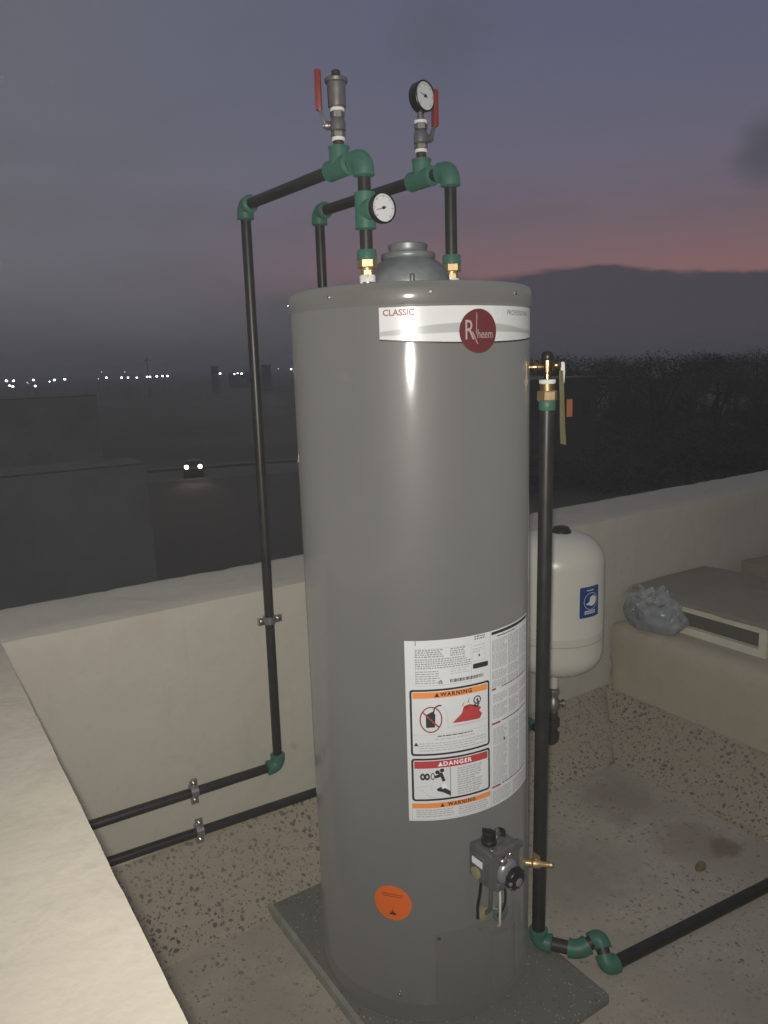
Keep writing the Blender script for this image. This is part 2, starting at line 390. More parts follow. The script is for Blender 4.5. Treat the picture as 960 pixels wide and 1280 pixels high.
lg = thing('masonry_ledge', 'low plastered masonry ledge carrying the vent cover and the plastic bag', 'ledge', (2.7, 0, FZ))
obj('block', rough_box(2.12, -2.5, FZ-.3, 4.2, 1.798, .37, .035, .003, 1.7, .010, skip=((2, 0),)), BLOCK, lg, 40)
obj('skirting', cove(-.95, 1.802, 1.905, 2.126, 'y', 0, .235), TERR, lg, 60)

# ------------------------------------------------------------------ vent cover on the ledge
hc = thing('vent_cover', 'flat grey lid on a cream slotted frame standing on the masonry ledge', 'vent cover', (2.6, 1.2, .368))
obj('lid', rough_box(2.19, -.6, .472, 2.66, 1.778, .497, .05, .0025, 9.4, .004), LID, hc, 40)
obj('box_wall', MB().box(2.262, -.55, .362, 2.60, 1.74, .474), FRAME, hc)
fr = obj('frame', MB().box(2.225, 1.26, .447, 2.263, 1.735, .468, bev=.002).box(2.225, 1.26, .366, 2.263, 1.735, .394, bev=.002)
         .box(2.225, 1.26, .393, 2.263, 1.285, .448, bev=.002).box(2.225, 1.71, .393, 2.263, 1.735, .448, bev=.002), FRAME, hc)
obj('grille', MB().box(2.247, 1.285, .394, 2.266, 1.71, .447), GRILLE, fr)
obj('surround', MB().box(2.243, 1.262, .4685, 2.262, 1.765, .4725).box(2.240, 1.738, .364, 2.262, 1.765, .468, bev=.002), FRAME, hc)
obj('outer_frame', MB().box(2.238, .70, .364, 2.262, 1.252, .470, bev=.002), FRAME, hc)
bs = thing('roof_block', 'dark weathered block behind the flat grey vent lid', 'block', (3.2, 1.3, .368))
obj('slab', rough_box(2.76, -.6, .366, 4.1, 1.70, .522, .06, .004, 4.4, .012), LID, bs, 40)

# ------------------------------------------------------------------ plinth
pb = thing('stone_plinth', 'dark speckled stone slab lying under the water heater', 'plinth', (.905, 1.26, FZ))
obj('slab', MB().box(.664, .925, FZ-.002, 1.128, 1.598, 0, bev=.004), PLINTH, pb, 30)
obj('edge_trim', MB().box(.654, .921, FZ-.002, .6655, 1.602, .002, bev=.0015), mat('plinth_edge', (.26, .26, .225), .5, var=.2, scale=30.), pb)

# ------------------------------------------------------------------ the water heater
TX, TY, TR = .909, 1.283, .235
wh = thing('water_heater', 'tall grey cylindrical water heater with white labels standing on a stone slab', 'water heater', (TX, TY, 0))
def cylpt(s, z, off=0.):
    th = s/TR; return Vector((TX+(TR+off)*sin(th), TY-(TR+off)*cos(th), z))
AX = (TX, TY, 0)
obj('jacket', MB().lathe(AX, (0, 0, 1), [(.012, TR-.012), (.014, TR), (1.424, TR)], 160), JACKET, wh, 30)
obj('base_ring', MB().lathe(AX, (0, 0, 1), [(-.001, TR-.004), (0, TR-.001), (.002, TR+.0015), (.040, TR+.0018), (.0425, TR+.0005), (.0426, TR-.003)], 160), CAPM, wh, 50)
cap = obj('top_cap', MB().lathe(AX, (0, 0, 1), [(1.418, TR-.003), (1.4181, TR+.0022), (1.4195, TR+.003), (1.444, TR+.003), (1.450, TR+.0015), (1.4545, TR-.002), (1.4565, TR-.007), (1.457, TR-.012), (1.453, TR-.02), (1.452, .02)], 160), CAPM, wh, 50)
for k in range(8):
    a_ = radians(-71.3+k*44.6); n_ = Vector((sin(a_), -cos(a_), 0))
    obj('screw', MB().lathe(Vector((TX, TY, 1.437))+n_*(TR+.002), n_, [(0, .0034), (.002, .0034), (.0028, .0022)], 10), CHROME, cap)
# rolled seam of the jacket, round the right-hand side
obj('jacket_seam', MB().sweep([cylpt(radians(58)*TR, z, .0006) for z in (.045, .7, 1.417)], .002, 8), CAPM, wh, 60)
# draft hood
dh = obj('draft_hood', MB().lathe((TX, TY, 0), (0, 0, 1), [(1.468, .078), (1.470, .081), (1.475, .081), (1.490, .077), (1.502, .070), (1.511, .060), (1.5165, .052), (1.518, .0505), (1.519, .0525), (1.524, .0535), (1.529, .052), (1.531, .045), (1.532, .0385), (1.538, .0370), (1.541, .0385), (1.5455, .0385), (1.547, .036), (1.547, .033), (1.538, .032)], 64), HOOD, wh, 55)
for k in range(4):
    a_ = radians(20+90*k)
    obj('leg', MB().box(-.008, -.0015, 1.448, .008, .0015, 1.482, Matrix.Translation((TX+.066*cos(a_), TY+.066*sin(a_), 0)) @ Matrix.Rotation(a_+pi/2, 4, 'Z')), HOOD, dh)
obj('anode_cap', MB().lathe((TX-.070, TY-.110, 1.45), (0, 0, 1), [(0, .0045), (.026, .0045), (.029, .0035)], 14), CHROME, wh, 40)
NLX, NRX = .8135, 1.017
for x in (NLX, NRX):
    ni = obj('nipple', MB().lathe((x, TY, 1.448), (0, 0, 1), [(0, .0135), (.036, .0135)], 24), CHROME, wh, 40)
    obj('thread_tape', MB().lathe((x, TY, 1.473), (0, 0, 1), [(0, .0142), (.0005, .0150), (.011, .0152), (.013, .0143)], 24), TAPE, ni, 40)
obj('tape_strand', MB().sweep([(NLX-.006, TY-.014, 1.485), (NLX-.014, TY-.016, 1.483), (NLX-.022, TY-.018, 1.476), (NLX-.026, TY-.018, 1.468), (NLX-.028, TY-.018, 1.460)], [.0022, .003, .0026, .002, .0012], 6), TAPE, wh, 60)

# flat artwork is drawn in (s, z) on the unrolled jacket, cut into narrow strips and wrapped
def wrap(name, mb, off, m, parent, thick=0):
    bm = mb.bm
    bmesh.ops.triangulate(bm, faces=[f for f in bm.faces if len(f.verts) > 4])
    lo = min(v.co.x for v in bm.verts); hi = max(v.co.x for v in bm.verts); s = math.ceil(lo/.006)*.006
    while s < hi:
        bmesh.ops.bisect_plane(bm, geom=bm.verts[:]+bm.edges[:]+bm.faces[:], plane_co=(s, 0, 0), plane_no=(1, 0, 0), dist=1e-6); s += .006
    for v in bm.verts: v.co = cylpt(v.co.x, v.co.y, off)
    return obj(name, bm, m, parent, 60)
def rect(mb, s0, z0, s1, z1): return mb.poly([(s0, z0, 0), (s1, z0, 0), (s1, z1, 0), (s0, z1, 0)])
def rrect_pts(s0, z0, s1, z1, r, n=5):
    out = []
    for cx, cy, a0 in ((s1-r, z1-r, 0), (s0+r, z1-r, 90), (s0+r, z0+r, 180), (s1-r, z0+r, 270)):
        for i in range(n+1):
            a_ = radians(a0+90*i/n); out.append((cx+r*cos(a_), cy+r*sin(a_), 0))
    return out
def ringpoly(mb, A, B):
    a = [mb.bm.verts.new(p) for p in A]; b = [mb.bm.verts.new(p) for p in B]; n = len(a)
    for i in range(n): mb.bm.faces.new((a[i], a[(i+1) % n], b[(i+1) % n], b[i]))
    return mb
def ell(cx, cy, rx, ry, n=40): return [(cx+rx*cos(2*pi*i/n), cy+ry*sin(2*pi*i/n), 0) for i in range(n)]
def disc(mb, cx, cy, rx, ry, n=40): return mb.poly(ell(cx, cy, rx, ry, n))
def text(mb, body, x, y, size, sx=1., align='CENTER', shear=0., bold=0., spacing=1.):
    cu = bpy.data.curves.new('t', 'FONT'); cu.body = body; cu.size = size; cu.align_x = align; cu.align_y = 'CENTER'; cu.shear = shear; cu.offset = bold; cu.space_character = spacing; cu.resolution_u = 3
    o = bpy.data.objects.new('t', cu); COL.objects.link(o); dg = bpy.context.evaluated_depsgraph_get()
    me = bpy.data.meshes.new_from_object(o.evaluated_get(dg)); bpy.data.objects.remove(o); bpy.data.curves.remove(cu)
    for v in me.vertices: v.co = Vector((x+v.co.x*sx, y+v.co.y, 0))
    mb.bm.from_mesh(me); bpy.data.meshes.remove(me); return mb
def stroke(mb, pts, w):
    for (x0, y0), (x1, y1) in zip(pts, pts[1:]):
        d = Vector((x1-x0, y1-y0)); L = d.length
        if L < 1e-7: continue
        n = Vector((-d.y, d.x))/L*w/2
        mb.poly([(x0+n.x, y0+n.y, 0), (x0-n.x, y0-n.y, 0), (x1-n.x, y1-n.y, 0), (x1+n.x, y1+n.y, 0)])
    return mb
def lines(mb, s0, s1, z1, z0, pitch, h, rag=.25, wmin=.004, wmax=.012):
    """rows of print too fine to read: word-long dashes"""
    z = z1
    while z > z0:
        e = s1-random.random()*rag*(s1-s0) if random.random() < .3 else s1
        x = s0
        while x < e-.002:
            w = min(random.uniform(wmin, wmax), e-x); rect(mb, x, z-h, x+w, z); x += w+.0016
        z -= pitch
    return mb
# maker's band
bd = wrap('maker_band', MB().poly([(-.197, 1.414, 0), (.158+.012, 1.414, 0), (.170, 1.362, 0)] + [(.170-.367*i/24, 1.352+.0085*((i/12-1)**2), 0) for i in range(1, 25)]), .0007, BAND, wh)
wv = MB(); up_ = [(-.196+.366*i/30, 1.374+.012*sin(pi*min(1, i/26))**1.2, 0) for i in range(31)]; dn_ = [(-.196+.366*i/30, 1.3665+.0035*sin(pi*i/30), 0) for i in range(31)]
for i in range(30): wv.poly([up_[i], dn_[i], dn_[i+1], up_[i+1]])
wrap('grey_wave', wv, .0010, BANDG, bd)
ln_ = MB(); stroke(ln_, [(-.197+.367*i/30, 1.3518+.0085*((i/15-1)**2)) for i in range(31)], .0028); wrap('dark_edge', ln_, .0011, INK, bd)
wrap('lettering', text(MB(), 'CLASSIC', -.1905, 1.4045, .0145, align='LEFT', bold=.00035), .0012, MAROON, bd)
wrap('lettering', text(MB(), 'PROFESSIONAL', .048, 1.4025, .0125, align='LEFT', bold=.0002), .0012, GREYINK, bd)
bg_ = MB(); bg_.poly(ell(-.021, 1.371, .0385, .0375, 56)); bo = wrap('maker_badge', bg_, .0022, BADGE, bd)
lt = MB(); text(lt, 'R', -.0405, 1.3715, .048, sx=.70); text(lt, 'heem', -.0085, 1.3655, .0215, sx=.72, shear=.12); stroke(lt, [(-.0265, 1.366), (-.0255, 1.402)], .0014); stroke(lt, [(-.0345, 1.370), (-.024, 1.349)], .0016)
wrap('badge_lettering', lt, .0026, BADGEL, bd)

# instruction label
L0, L1, LZ0, LZ1 = -.170, .135, .455, .820
il = wrap('instruction_label', rect(MB(), L0, LZ0, L1, LZ1), .0007, PAPER, wh)
blk = MB(); pale = MB(); org = MB(); red = MB()
# rating plate block
gry = MB(); lines(gry, -.151, -.098, .802, .787, .0042, .0022, .3, .002, .006); lines(gry, -.085, -.055, .802, .787, .0042, .0022, .3, .002, .006)
lines(gry, -.151, -.045, .784, .764, .0042, .0021, .2, .002, .005); lines(gry, -.151, -.105, .760, .735, .0045, .0015, .5, .003, .009)
lines(pale, -.085, -.045, .762, .750, .0045, .0015, .4); lines(pale, -.040, -.012, .800, .786, .006, .0016, .4)
ringpoly(pale, rrect_pts(-.151, .731, -.043, .804, .001, 2), rrect_pts(-.1503, .7317, -.0437, .8033, .001, 2))
ringpoly(pale, rrect_pts(-.040, .768, -.012, .790, .001, 2), rrect_pts(-.0393, .7687, -.0127, .7893, .001, 2)); disc(blk, -.026, .779, .0022, .0022, 12)
lines(blk, -.036, -.010, .818, .811, .0045, .0022, .1, .002, .006)
blk.poly(rrect_pts(-.040, .754, -.006, .764, .0025, 3))
x = -.086
while x < -.018:
    w = random.choice((.0008, .0014, .0022)); rect(blk, x, .735, x+w, .7415); x += w+random.choice((.0008, .0012))
for i in range(5):
    for j in range(5):
        if random.random() < .6: rect(blk, -.108+i*.0016, .734+j*.0016, -.1064+i*.0016, .7356+j*.0016)
rect(blk, -.1505, .811, -.1492, .8198)
# warning box
def frame_box(s0, z0, s1, z1, w=.004, r=.006): ringpoly(blk, rrect_pts(s0, z0, s1, z1, r), rrect_pts(s0+w, z0+w, s1-w, z1-w, r*.5))
frame_box(-.163, .591, -.003, .7245); rect(org, -.1575, .7065, -.0085, .7185)
text(blk, 'WARNING', -.074, .7125, .0112, bold=.0004, spacing=1.25); blk.poly([(-.117, .7085, 0), (-.107, .7085, 0), (-.112, .717, 0)])
maro = MB(); ringpoly(maro, ell(-.124, .664, .0215, .0265, 36), ell(-.124, .664, .0190, .0237, 36)); stroke(maro, [(-.139, .6795), (-.109, .6475)], .003)
blk.poly([(-.1335, .648, 0), (-.1165, .648, 0), (-.1155, .674, 0), (-.121, .680, 0), (-.1335, .674, 0)]); stroke(blk, [(-.119, .676), (-.117, .6875), (-.109, .6915), (-.104, .691)], .0028)
red.poly([(-.083, .6530, 0), (-.026, .6515, 0), (-.0205, .661, 0), (-.027, .668, 0), (-.022, .674, 0), (-.034, .680, 0), (-.040, .677, 0), (-.048, .6855, 0), (-.052, .676, 0), (-.060, .683, 0), (-.064, .670, 0), (-.072, .663, 0)])
red.poly([(-.064, .684, 0), (-.0615, .6845, 0), (-.057, .696, 0)]); red.poly([(-.053, .689, 0), (-.050, .689, 0), (-.047, .700, 0)])
ringpoly(blk, ell(-.0315, .691, .0085, .0085, 20), ell(-.0315, .691, .0060, .006, 20)); stroke(blk, [(-.0385, .683), (-.0335, .677), (-.029, .680), (-.030, .688)], .0042); stroke(blk, [(-.031, .694), (-.0315, .688)], .004)
lines(pale, -.080, -.024, .6480, .6455, .004, .0016, .1); rect(pale, -.157, .6330, -.009, .6336); stroke(pale, [(-.100, .690), (-.092, .668), (-.092, .645)], .0007); stroke(pale, [(-.092, .645), (-.009, .6475)], .0006)
lines(blk, -.112, -.042, .6305, .6285, .004, .0019, .05); lines(pale, -.118, -.036, .6240, .6225, .004, .0018, .05)
blk.poly([(-.157, .611, 0), (-.1485, .611, 0), (-.1528, .6185, 0)]); lines(pale, -.147, -.012, .6165, .600, .0048, .0020, .3)
# danger box
frame_box(-.163, .497, -.003, .5855); rdk = MB(); rect(rdk, -.1575, .5645, -.0085, .5795)
wht = MB(); wrap('lettering', text(MB(), 'DANGER', -.074, .572, .0122, bold=.0004, spacing=1.25), .0015, WHITE, il); wht.poly([(-.113, .568, 0), (-.103, .568, 0), (-.108, .5765, 0)])
rect(blk, -.0895, .5015, -.0885, .5645)
for cx in (-.142, -.1335): ringpoly(blk, ell(cx, .5475, .0052, .0072, 14), ell(cx, .5475, .0018, .003, 14))
ringpoly(blk, ell(-.123, .548, .0040, .0075, 14), ell(-.123, .548, .0025, .0055, 14)); stroke(blk, [(-.119, .546), (-.106, .5495), (-.1015, .536)], .0062)
for cx, cy in ((-.114, .556), (-.105, .559), (-.108, .551)): disc(blk, cx, cy, .0045, .0042, 10)
blk.poly([(-.0890, .5045, 0), (-.0890, .5135, 0), (-.101, .5225, 0), (-.109, .5245, 0), (-.116, .521, 0), (-.114, .5165, 0), (-.1035, .5130, 0)])
wht.poly([(-.104, .532, 0), (-.100, .532, 0), (-.095, .5225, 0), (-.106, .5205, 0)])
stroke(pale, [(-.156, .5255), (-.125, .529), (-.125, .520)], .0007); stroke(pale, [(-.146, .521), (-.130, .506), (-.110, .502)], .0007); stroke(pale, [(-.096, .564), (-.0955, .54), (-.098, .535)], .0006)
lines(pale, -.075, -.022, .560, .506, .0048, .0030, .35)
# lower warning
org2 = MB(); rect(org2, -.1635, .4815, -.002, .492); text(blk, 'WARNING', -.066, .4868, .0102, bold=.0004, spacing=1.25); blk.poly([(-.110, .4830, 0), (-.101, .4830, 0), (-.1055, .4905, 0)])
lines(pale, -.156, -.083, .4785, .474, .0042, .0024, .1); lines(pale, -.156, -.083, .4700, .4605, .0048, .0026, .3); lines(pale, -.073, -.008, .4785, .4605, .0048, .0026, .25)
stroke(pale, [(-.1635, .4815), (-.1635, .4575), (.0005, .4575), (.0005, .82)], .0009)
# right half: two columns of close print
rect(blk, .003, .8115, .130, .8175); lines(blk, .018, .075, .8075, .805, .004, .0019, .05)
for s0, s1 in ((.004, .046), (.050, .088), (.092, .130)):
    for z1, z0 in ((.800, .777), (.774, .742), (.738, .722), (.718, .706)): lines(pale, s0, s1, z1, z0, .0036, .0025, .25, .003, .010)
    for z1, z0 in ((.690, .672), (.668, .640), (.620, .585), (.582, .545), (.542, .500)): lines(pale, s0+.002, s1, z1, z0, .0036, .0024, .3, .003, .010)
for z in (.699, .628, .494): wrap('red_heading', rect(MB(), .003, z, .014 if z > .65 else .026, z+.004), .0012, MAROON, il); lines(blk, .030, .128, z+.0042, z+.002, .005, .0022, .1, .004, .012)
disc(blk, .037, .590, .0022, .0034, 12)
for z1, z0 in ((.488, .476), (.473, .462)):
    for s0, s1 in ((.004, .060), (.066, .130)): lines(pale, s0, s1, z1, z0, .0036, .0024, .3, .003, .010)
wrap('orange_bar', org, .0010, ORANGE, il); wrap('orange_bar', org2, .0010, ORANGE, il); wrap('red_bar', rdk, .0010, REDP, il); wrap('flame_drawing', red, .0010, REDP, il)
p_ = wrap('fine_print', pale, .0010, SOFTINK, il); p_['kind'] = 'stuff'
g_ = wrap('rating_print', gry, .0011, GREYINK, il); g_['kind'] = 'stuff'; g_ = wrap('black_print', blk, .0013, INK, il); g_['kind'] = 'stuff'; g_ = wrap('white_print', wht, .0015, WHITE, il); g_['kind'] = 'stuff'; wrap('ban_sign', maro, .0017, MAROON, il)
# round orange sticker
st = wrap('round_sticker', disc(MB(), -.2085, .2695, .0385, .0385, 40), .0007, STICK, wh)
sp_ = MB(); lines(sp_, -.231, -.187, .2900, .2845, .0048, .0017, .1, .002, .005)
sp_.poly([(-.216, .2435, 0), (-.201, .2435, 0), (-.203, .2475, 0), (-.214, .2475, 0)]); sp_.poly([(-.2125, .2480, 0), (-.2045, .2480, 0), (-.2085, .2530, 0)]); stroke(sp_, [(-.2085, .252), (-.2085, .2575)], .0015)
g_ = wrap('sticker_print', sp_, .0010, INK, st); g_['kind'] = 'stuff'
# burner access doors at the foot
def plate(name, s0, s1, z0, z1, off, m, bulge=0., nz=3):
    mb = MB(); n = max(4, int((s1-s0)/.004)); g = []
    for i in range(n+1):
        t = i/n; s = s0+(s1-s0)*t; k = off*(1 if 0 < i < n else .05)+bulge*sin(pi*t)**.6
        g.append([mb.bm.verts.new(cylpt(s, z0+(z1-z0)*j/nz, k if 0 < j < nz else k*.98)) for j in range(nz+1)])
        g[-1].insert(0, mb.bm.verts.new(cylpt(s, z0, -.002))); g[-1].append(mb.bm.verts.new(cylpt(s, z1, -.002)))
    for i in range(n):
        for j in range(nz+2): mb.bm.faces.new((g[i][j], g[i+1][j], g[i+1][j+1], g[i][j+1]))
    return obj(name, mb, m, wh, 50)
plate('access_door', -.127, .075, .047, .205, .0028, CAPM)
dr = plate('burner_cover', -.006, .066, .047, .172, .004, CAPM, .012)
for s, z in ((-.124+.006, .196), (-.030, .199), (-.200, .062)):
    n_ = (cylpt(s, z, .01)-cylpt(s, z)).normalized(); obj('screw', MB().lathe(cylpt(s, z, .0022), n_, [(0, .0035), (.002, .0035), (.003, .002)], 10), SEAM if z > .19 and s < -.1 else CHROME, wh)

# gas control valve, bolted on the front
VM = Matrix.Translation((.8965, 1.048, 0)) @ Matrix.Rotation(radians(2), 4, 'Z') @ Matrix.Translation((0, 0, .355)) @ Matrix.Diagonal((.9, .9, .9, 1)) @ Matrix.Translation((0, 0, -.355))
def vp(x, y, z): return VM @ Vector((x, y, z))
gv = obj('gas_valve', MB().box(-.0435, -.060, .320, .0435, .010, .402, VM, bev=.007).box(-.036, -.068, .394, .0440, -.052, .408, VM, bev=.003)
         .box(-.050, -.044, .332, -.040, .000, .388, VM, bev=.004).box(-.030, -.066, .312, .012, -.030, .330, VM, bev=.005).box(-.020, -.040, .400, .020, -.002, .412, VM, bev=.004), VALVEG, wh, 40)
vd = (VM.to_3x3() @ Vector((0, -1, 0))).normalized(); vl = (VM.to_3x3() @ Vector((-1, 0, 0))).normalized()
obj('dial_housing', MB().lathe(vp(.004, -.056, .348), vd, [(0, .026), (.008, .025), (.013, .020), (.014, .018)], 28), VALVEL, gv, 40)
mb = MB(); kc = vp(.012, -.068, .336)
mb.lathe(kc, vd, [(0, .0195), (.003, .021), (.010, .0205), (.014, .018), (.015, .014)], 28)
for k in range(14):
    a_ = 2*pi*k/14; c_ = kc+vd*.007+(vl*cos(a_)+Vector((0, 0, 1))*sin(a_))*.0205; mb.lathe(c_-vd*.005, vd, [(0, .0024), (.010, .0022)], 6)
obj('temperature_knob', mb, BLACKP, gv, 35)
obj('knob_cap', MB().lathe(vp(.016, -.082, .329), vd, [(0, .0088), (.003, .0084), (.004, .0065)], 20), VALVEL, gv, 40)
obj('indicator', MB().lathe(vp(-.006, -.078, .334), vd, [(0, .0050), (.005, .0046), (.006, .003)], 14), VALVEL, gv, 40)
obj('indicator', MB().lathe(vp(-.005, -.077, .323), vd, [(0, .0034), (.004, .003)], 12), VALVEL, gv, 40)
obj('pilot_dome', MB().lathe(vp(-.010, -.058, .378), vd, [(0, .0095), (.006, .009), (.010, .006), (.011, .002)], 20), CHROME, gv, 60)
obj('face_screw', MB().lathe(vp(.014, -.058, .384), vd, [(0, .0055), (.004, .005), (.005, .003)], 12), CHROME, gv, 60)
obj('gas_knob', MB().lathe(vp(-.016, -.026, .406), (0, 0, 1), [(0, .0155), (.006, .0155), (.008, .0135), (.022, .0125), (.024, .010)], 16), BLACKP, gv, 35)
obj('gas_knob_grip', MB().box(-.003, -.015, .426, .003, .015, .437, VM @ Matrix.Translation((-.016, -.026, 0)) @ Matrix.Rotation(.5, 4, 'Z'), bev=.001), BLACKP, gv)
obj('igniter_button', MB().lathe(vp(.020, -.022, .406), (0, 0, 1), [(0, .0115), (.010, .011), (.013, .008)], 18), BLACKP, gv, 40)
obj('adjust_screw', MB().lathe(vp(.002, -.030, .408), (0, 0, 1), [(0, .0065), (.018, .0065), (.022, .005)], 14), CHROME, gv, 40)
obj('adjust_screw', MB().lathe(vp(-.030, -.050, .400), (0, 0, 1), [(0, .006), (.007, .006), (.009, .004)], 14), CHROME, gv, 40)
obj('rating_sticker', MB().box(-.0518, -.042, .366, -.0500, -.010, .381, VM, bev=.0006), WHITE, gv)
obj('inlet_plug', MB().lathe(vp(-.048, -.022, .346), vl, [(0, .0125), (.005, .0125), (.006, .010)], 20), YEL, gv, 40)
obj('gas_tube', MB().sweep([vp(-.034, -.02, .322), vp(-.040, -.022, .29), vp(-.042, -.016, .255), vp(-.036, -.010, .225), vp(-.024, .004, .205)], .003, 10), BLACKP, wh, 60)
obj('burner_tube', MB().sweep([vp(-.012, -.03, .316), vp(-.016, -.030, .28), vp(-.012, -.024, .24), vp(-.006, .004, .205)], .0042, 12), VALVEG, wh, 60)
obj('sensor_wire', MB().sweep([vp(-.010, -.052, .312), vp(-.011, -.055, .285), vp(-.009, -.052, .25), vp(-.002, -.044, .222), vp(.008, -.034, .196), vp(.016, -.020, .182)], .0024, 8), WIRE, wh, 60)
obj('igniter_wire', MB().sweep([vp(.006, -.045, .314), vp(.012, -.047, .285), vp(.018, -.040, .25), vp(.022, -.026, .22), vp(.022, -.012, .20)], .0024, 8), BLACKP, wh, 60)
obj('sight_glass', MB().lathe(vp(-.010, .004, .214), vd, [(0, .0135), (.008, .0135), (.010, .010)], 20), YEL, wh, 40)
obj('view_port', MB().lathe(vp(.036, .000, .196), vd, [(0, .018), (.009, .018), (.011, .014)], 20), GLASS, wh, 40)

# ------------------------------------------------------------------ pipework
PR, FR, LEG = .0122, .0192, .030
Z1 = 1.694; YW = 1.768; ELX, ERX = .787, .985
X_, Y_, Z_ = Vector((1, 0, 0)), Vector((0, 1, 0)), Vector((0, 0, 1))
def tee(c, ax, br, r=FR, half=.034, leg=.036):
    ax = Vector(ax).normalized(); br = Vector(br).normalized(); c = Vector(c)
    mb = MB(); mb.sweep([c-ax*(half+.003), c-ax*(half+.0015), c-ax*half, c-ax*(half-.003), c-ax*(half-.0031), c+ax*(half-.0031), c+ax*(half-.003), c+ax*half, c+ax*(half+.0015), c+ax*(half+.003)], [r*.64, r*.76, r*1.04, r*1.04, r, r, r*1.04, r*1.04, r*.76, r*.64], 24)
    mb.sweep([c, c+br*(leg-.004), c+br*(leg-.0039), c+br*leg], [r, r, r*1.06, r*1.06], 24); return mb
def seg(a, b, root, r=PR, m=PIPE): return obj('pipe', MB().sweep([a, b], r, 24), m, root, 60)
def header(nx, wx, label, root_loc):
    w = thing('water_pipe', label, 'pipe', root_loc)
    T = Vector((nx, TY, Z1)); Wt = Vector((wx, YW, Z1)); d = (Wt-T).normalized()
    obj('union_nut', hexnut(MB(), (nx, TY, 1.484), Z_, .012, .0135).lathe((nx, TY, 1.494), Z_, [(0, .0125), (.006, .0125)], 24), BRASS, w, 25)
    obj('union_nut', hexnut(MB(), (nx, TY, 1.499), Z_, .016, .0195), BRASS, w, 25)
    obj('adapter', MB().lathe((nx, TY, 1.514), Z_, [(0, .0180), (.0005, .0188), (.016, .0186), (.018, .0175)], 24), GREEN, w, 40)
    obj('elbow', elbow(T, d, -Z_, FR, LEG), GREEN, w, 50)
    obj('elbow', elbow(Wt, -d, -Z_, FR, LEG), GREEN, w, 50)
    return w, T, Wt, d
# left header: with the thermometer tee
wa, T, Wt, d = header(NLX, ELX, 'black water pipe with green joints and a thermometer above the heater', (ELX, 1.79, .27))
seg((NLX, TY, 1.53), T-Z_*.02, wa)
obj('tee', tee((NLX, TY, 1.602), Z_, -Y_, FR, .032, .034), GREEN, wa, 50)
ta = T+d*.080
obj('tee', tee(ta, d, Z_, FR, .034, .038), GREEN, wa, 50)
seg(T+d*.02, Wt-d*.02, wa)
lowA = Vector((.780, YW, .265)); seg(Wt-Z_*.02, lowA+Z_*.02, wa)
obj('elbow', elbow(lowA, Z_, -X_, FR, LEG), GREEN, wa, 50); seg(lowA-X_*.02, (-.10, YW, .278), wa)
# right header
wb, T2, Wt2, d2 = header(NRX, ERX, 'black water pipe with green joints under the dial gauge with red lever', (ERX, 1.79, .14))
seg((NRX, TY, 1.53), T2-Z_*.02, wb)
tb = T2+d2*.088
obj('tee', tee(tb, d2, Z_, FR, .034, .038), GREEN, wb, 50)
seg(T2+d2*.02, Wt2-d2*.02, wb)
lowB = Vector((.985, YW, .142)); seg(Wt2-Z_*.02, lowB+Z_*.02, wb)
obj('tee', tee(lowB, X_, Z_, FR, .034, .036), GREEN, wb, 50)
seg(lowB-X_*.02, (-.10, YW, .176), wb)
EXX, EXY = 1.68, 1.632
corner = Vector((EXX, YW-.012, .128)); seg(lowB+X_*.02, corner-X_*.02, wb)
e2 = Vector((EXX, EXY, .105))
obj('elbow', elbow(corner, -X_, (e2-corner).normalized(), FR, LEG), GREEN, wb, 50)
dd = (e2-corner).normalized(); seg(corner+dd*.02, e2-dd*.02, wb)
obj('elbow', elbow(e2, -dd, Z_, FR, LEG+.002), PIPE2, wb, 50)

# wall clamps
def clamp(label, c, ax):
    """split metal clamp round a pipe on the wall at y = 1.80; ax = pipe axis"""
    c = Vector(c); ax = Vector(ax); across = Vector((0, 0, 1)) if abs(ax.x) > .5 else Vector((1, 0, 0))
    r = thing('pipe_clamp', label, 'clamp', (c.x, 1.80, c.z), 'zinc clamps holding the pipes to the parapet')
    obj('ring', MB().sweep([c-ax*.010, c-ax*.0095, c+ax*.0095, c+ax*.010], [PR+.001, PR+.0032, PR+.0032, PR+.001], 24), ZINC, r, 50)
    for s in (-1, 1):
        e = c+across*s*(PR+.011)
        mb = MB(); M = Matrix(((ax.x, 0, across.x, e.x), (ax.y, 1, across.y, e.y-.001), (ax.z, 0, across.z, e.z), (0, 0, 0, 1)))
        mb.box(-.0095, -.004, -.010, .0095, .004, .010, M, bev=.0015); obj('ear', mb, ZINC, r)
        obj('screw', MB().lathe(e-Y_*.004, -Y_, [(0, .0060), (.004, .0058), (.0055, .004)], 12), CHROME, r, 40)
    obj('stud', MB().sweep([c+Y_*PR, (c.x, 1.806, c.z)], .004, 10), ZINC, r)
    return r
clamp('zinc clamp on the upper horizontal pipe along the parapet', (.545, YW, .2705), X_)
clamp('zinc clamp on the lower horizontal pipe above the terrazzo skirting', (.550, YW, .158), X_)
clamp('zinc clamp on the upright pipe against the parapet', (.7825, YW, .675), Z_)

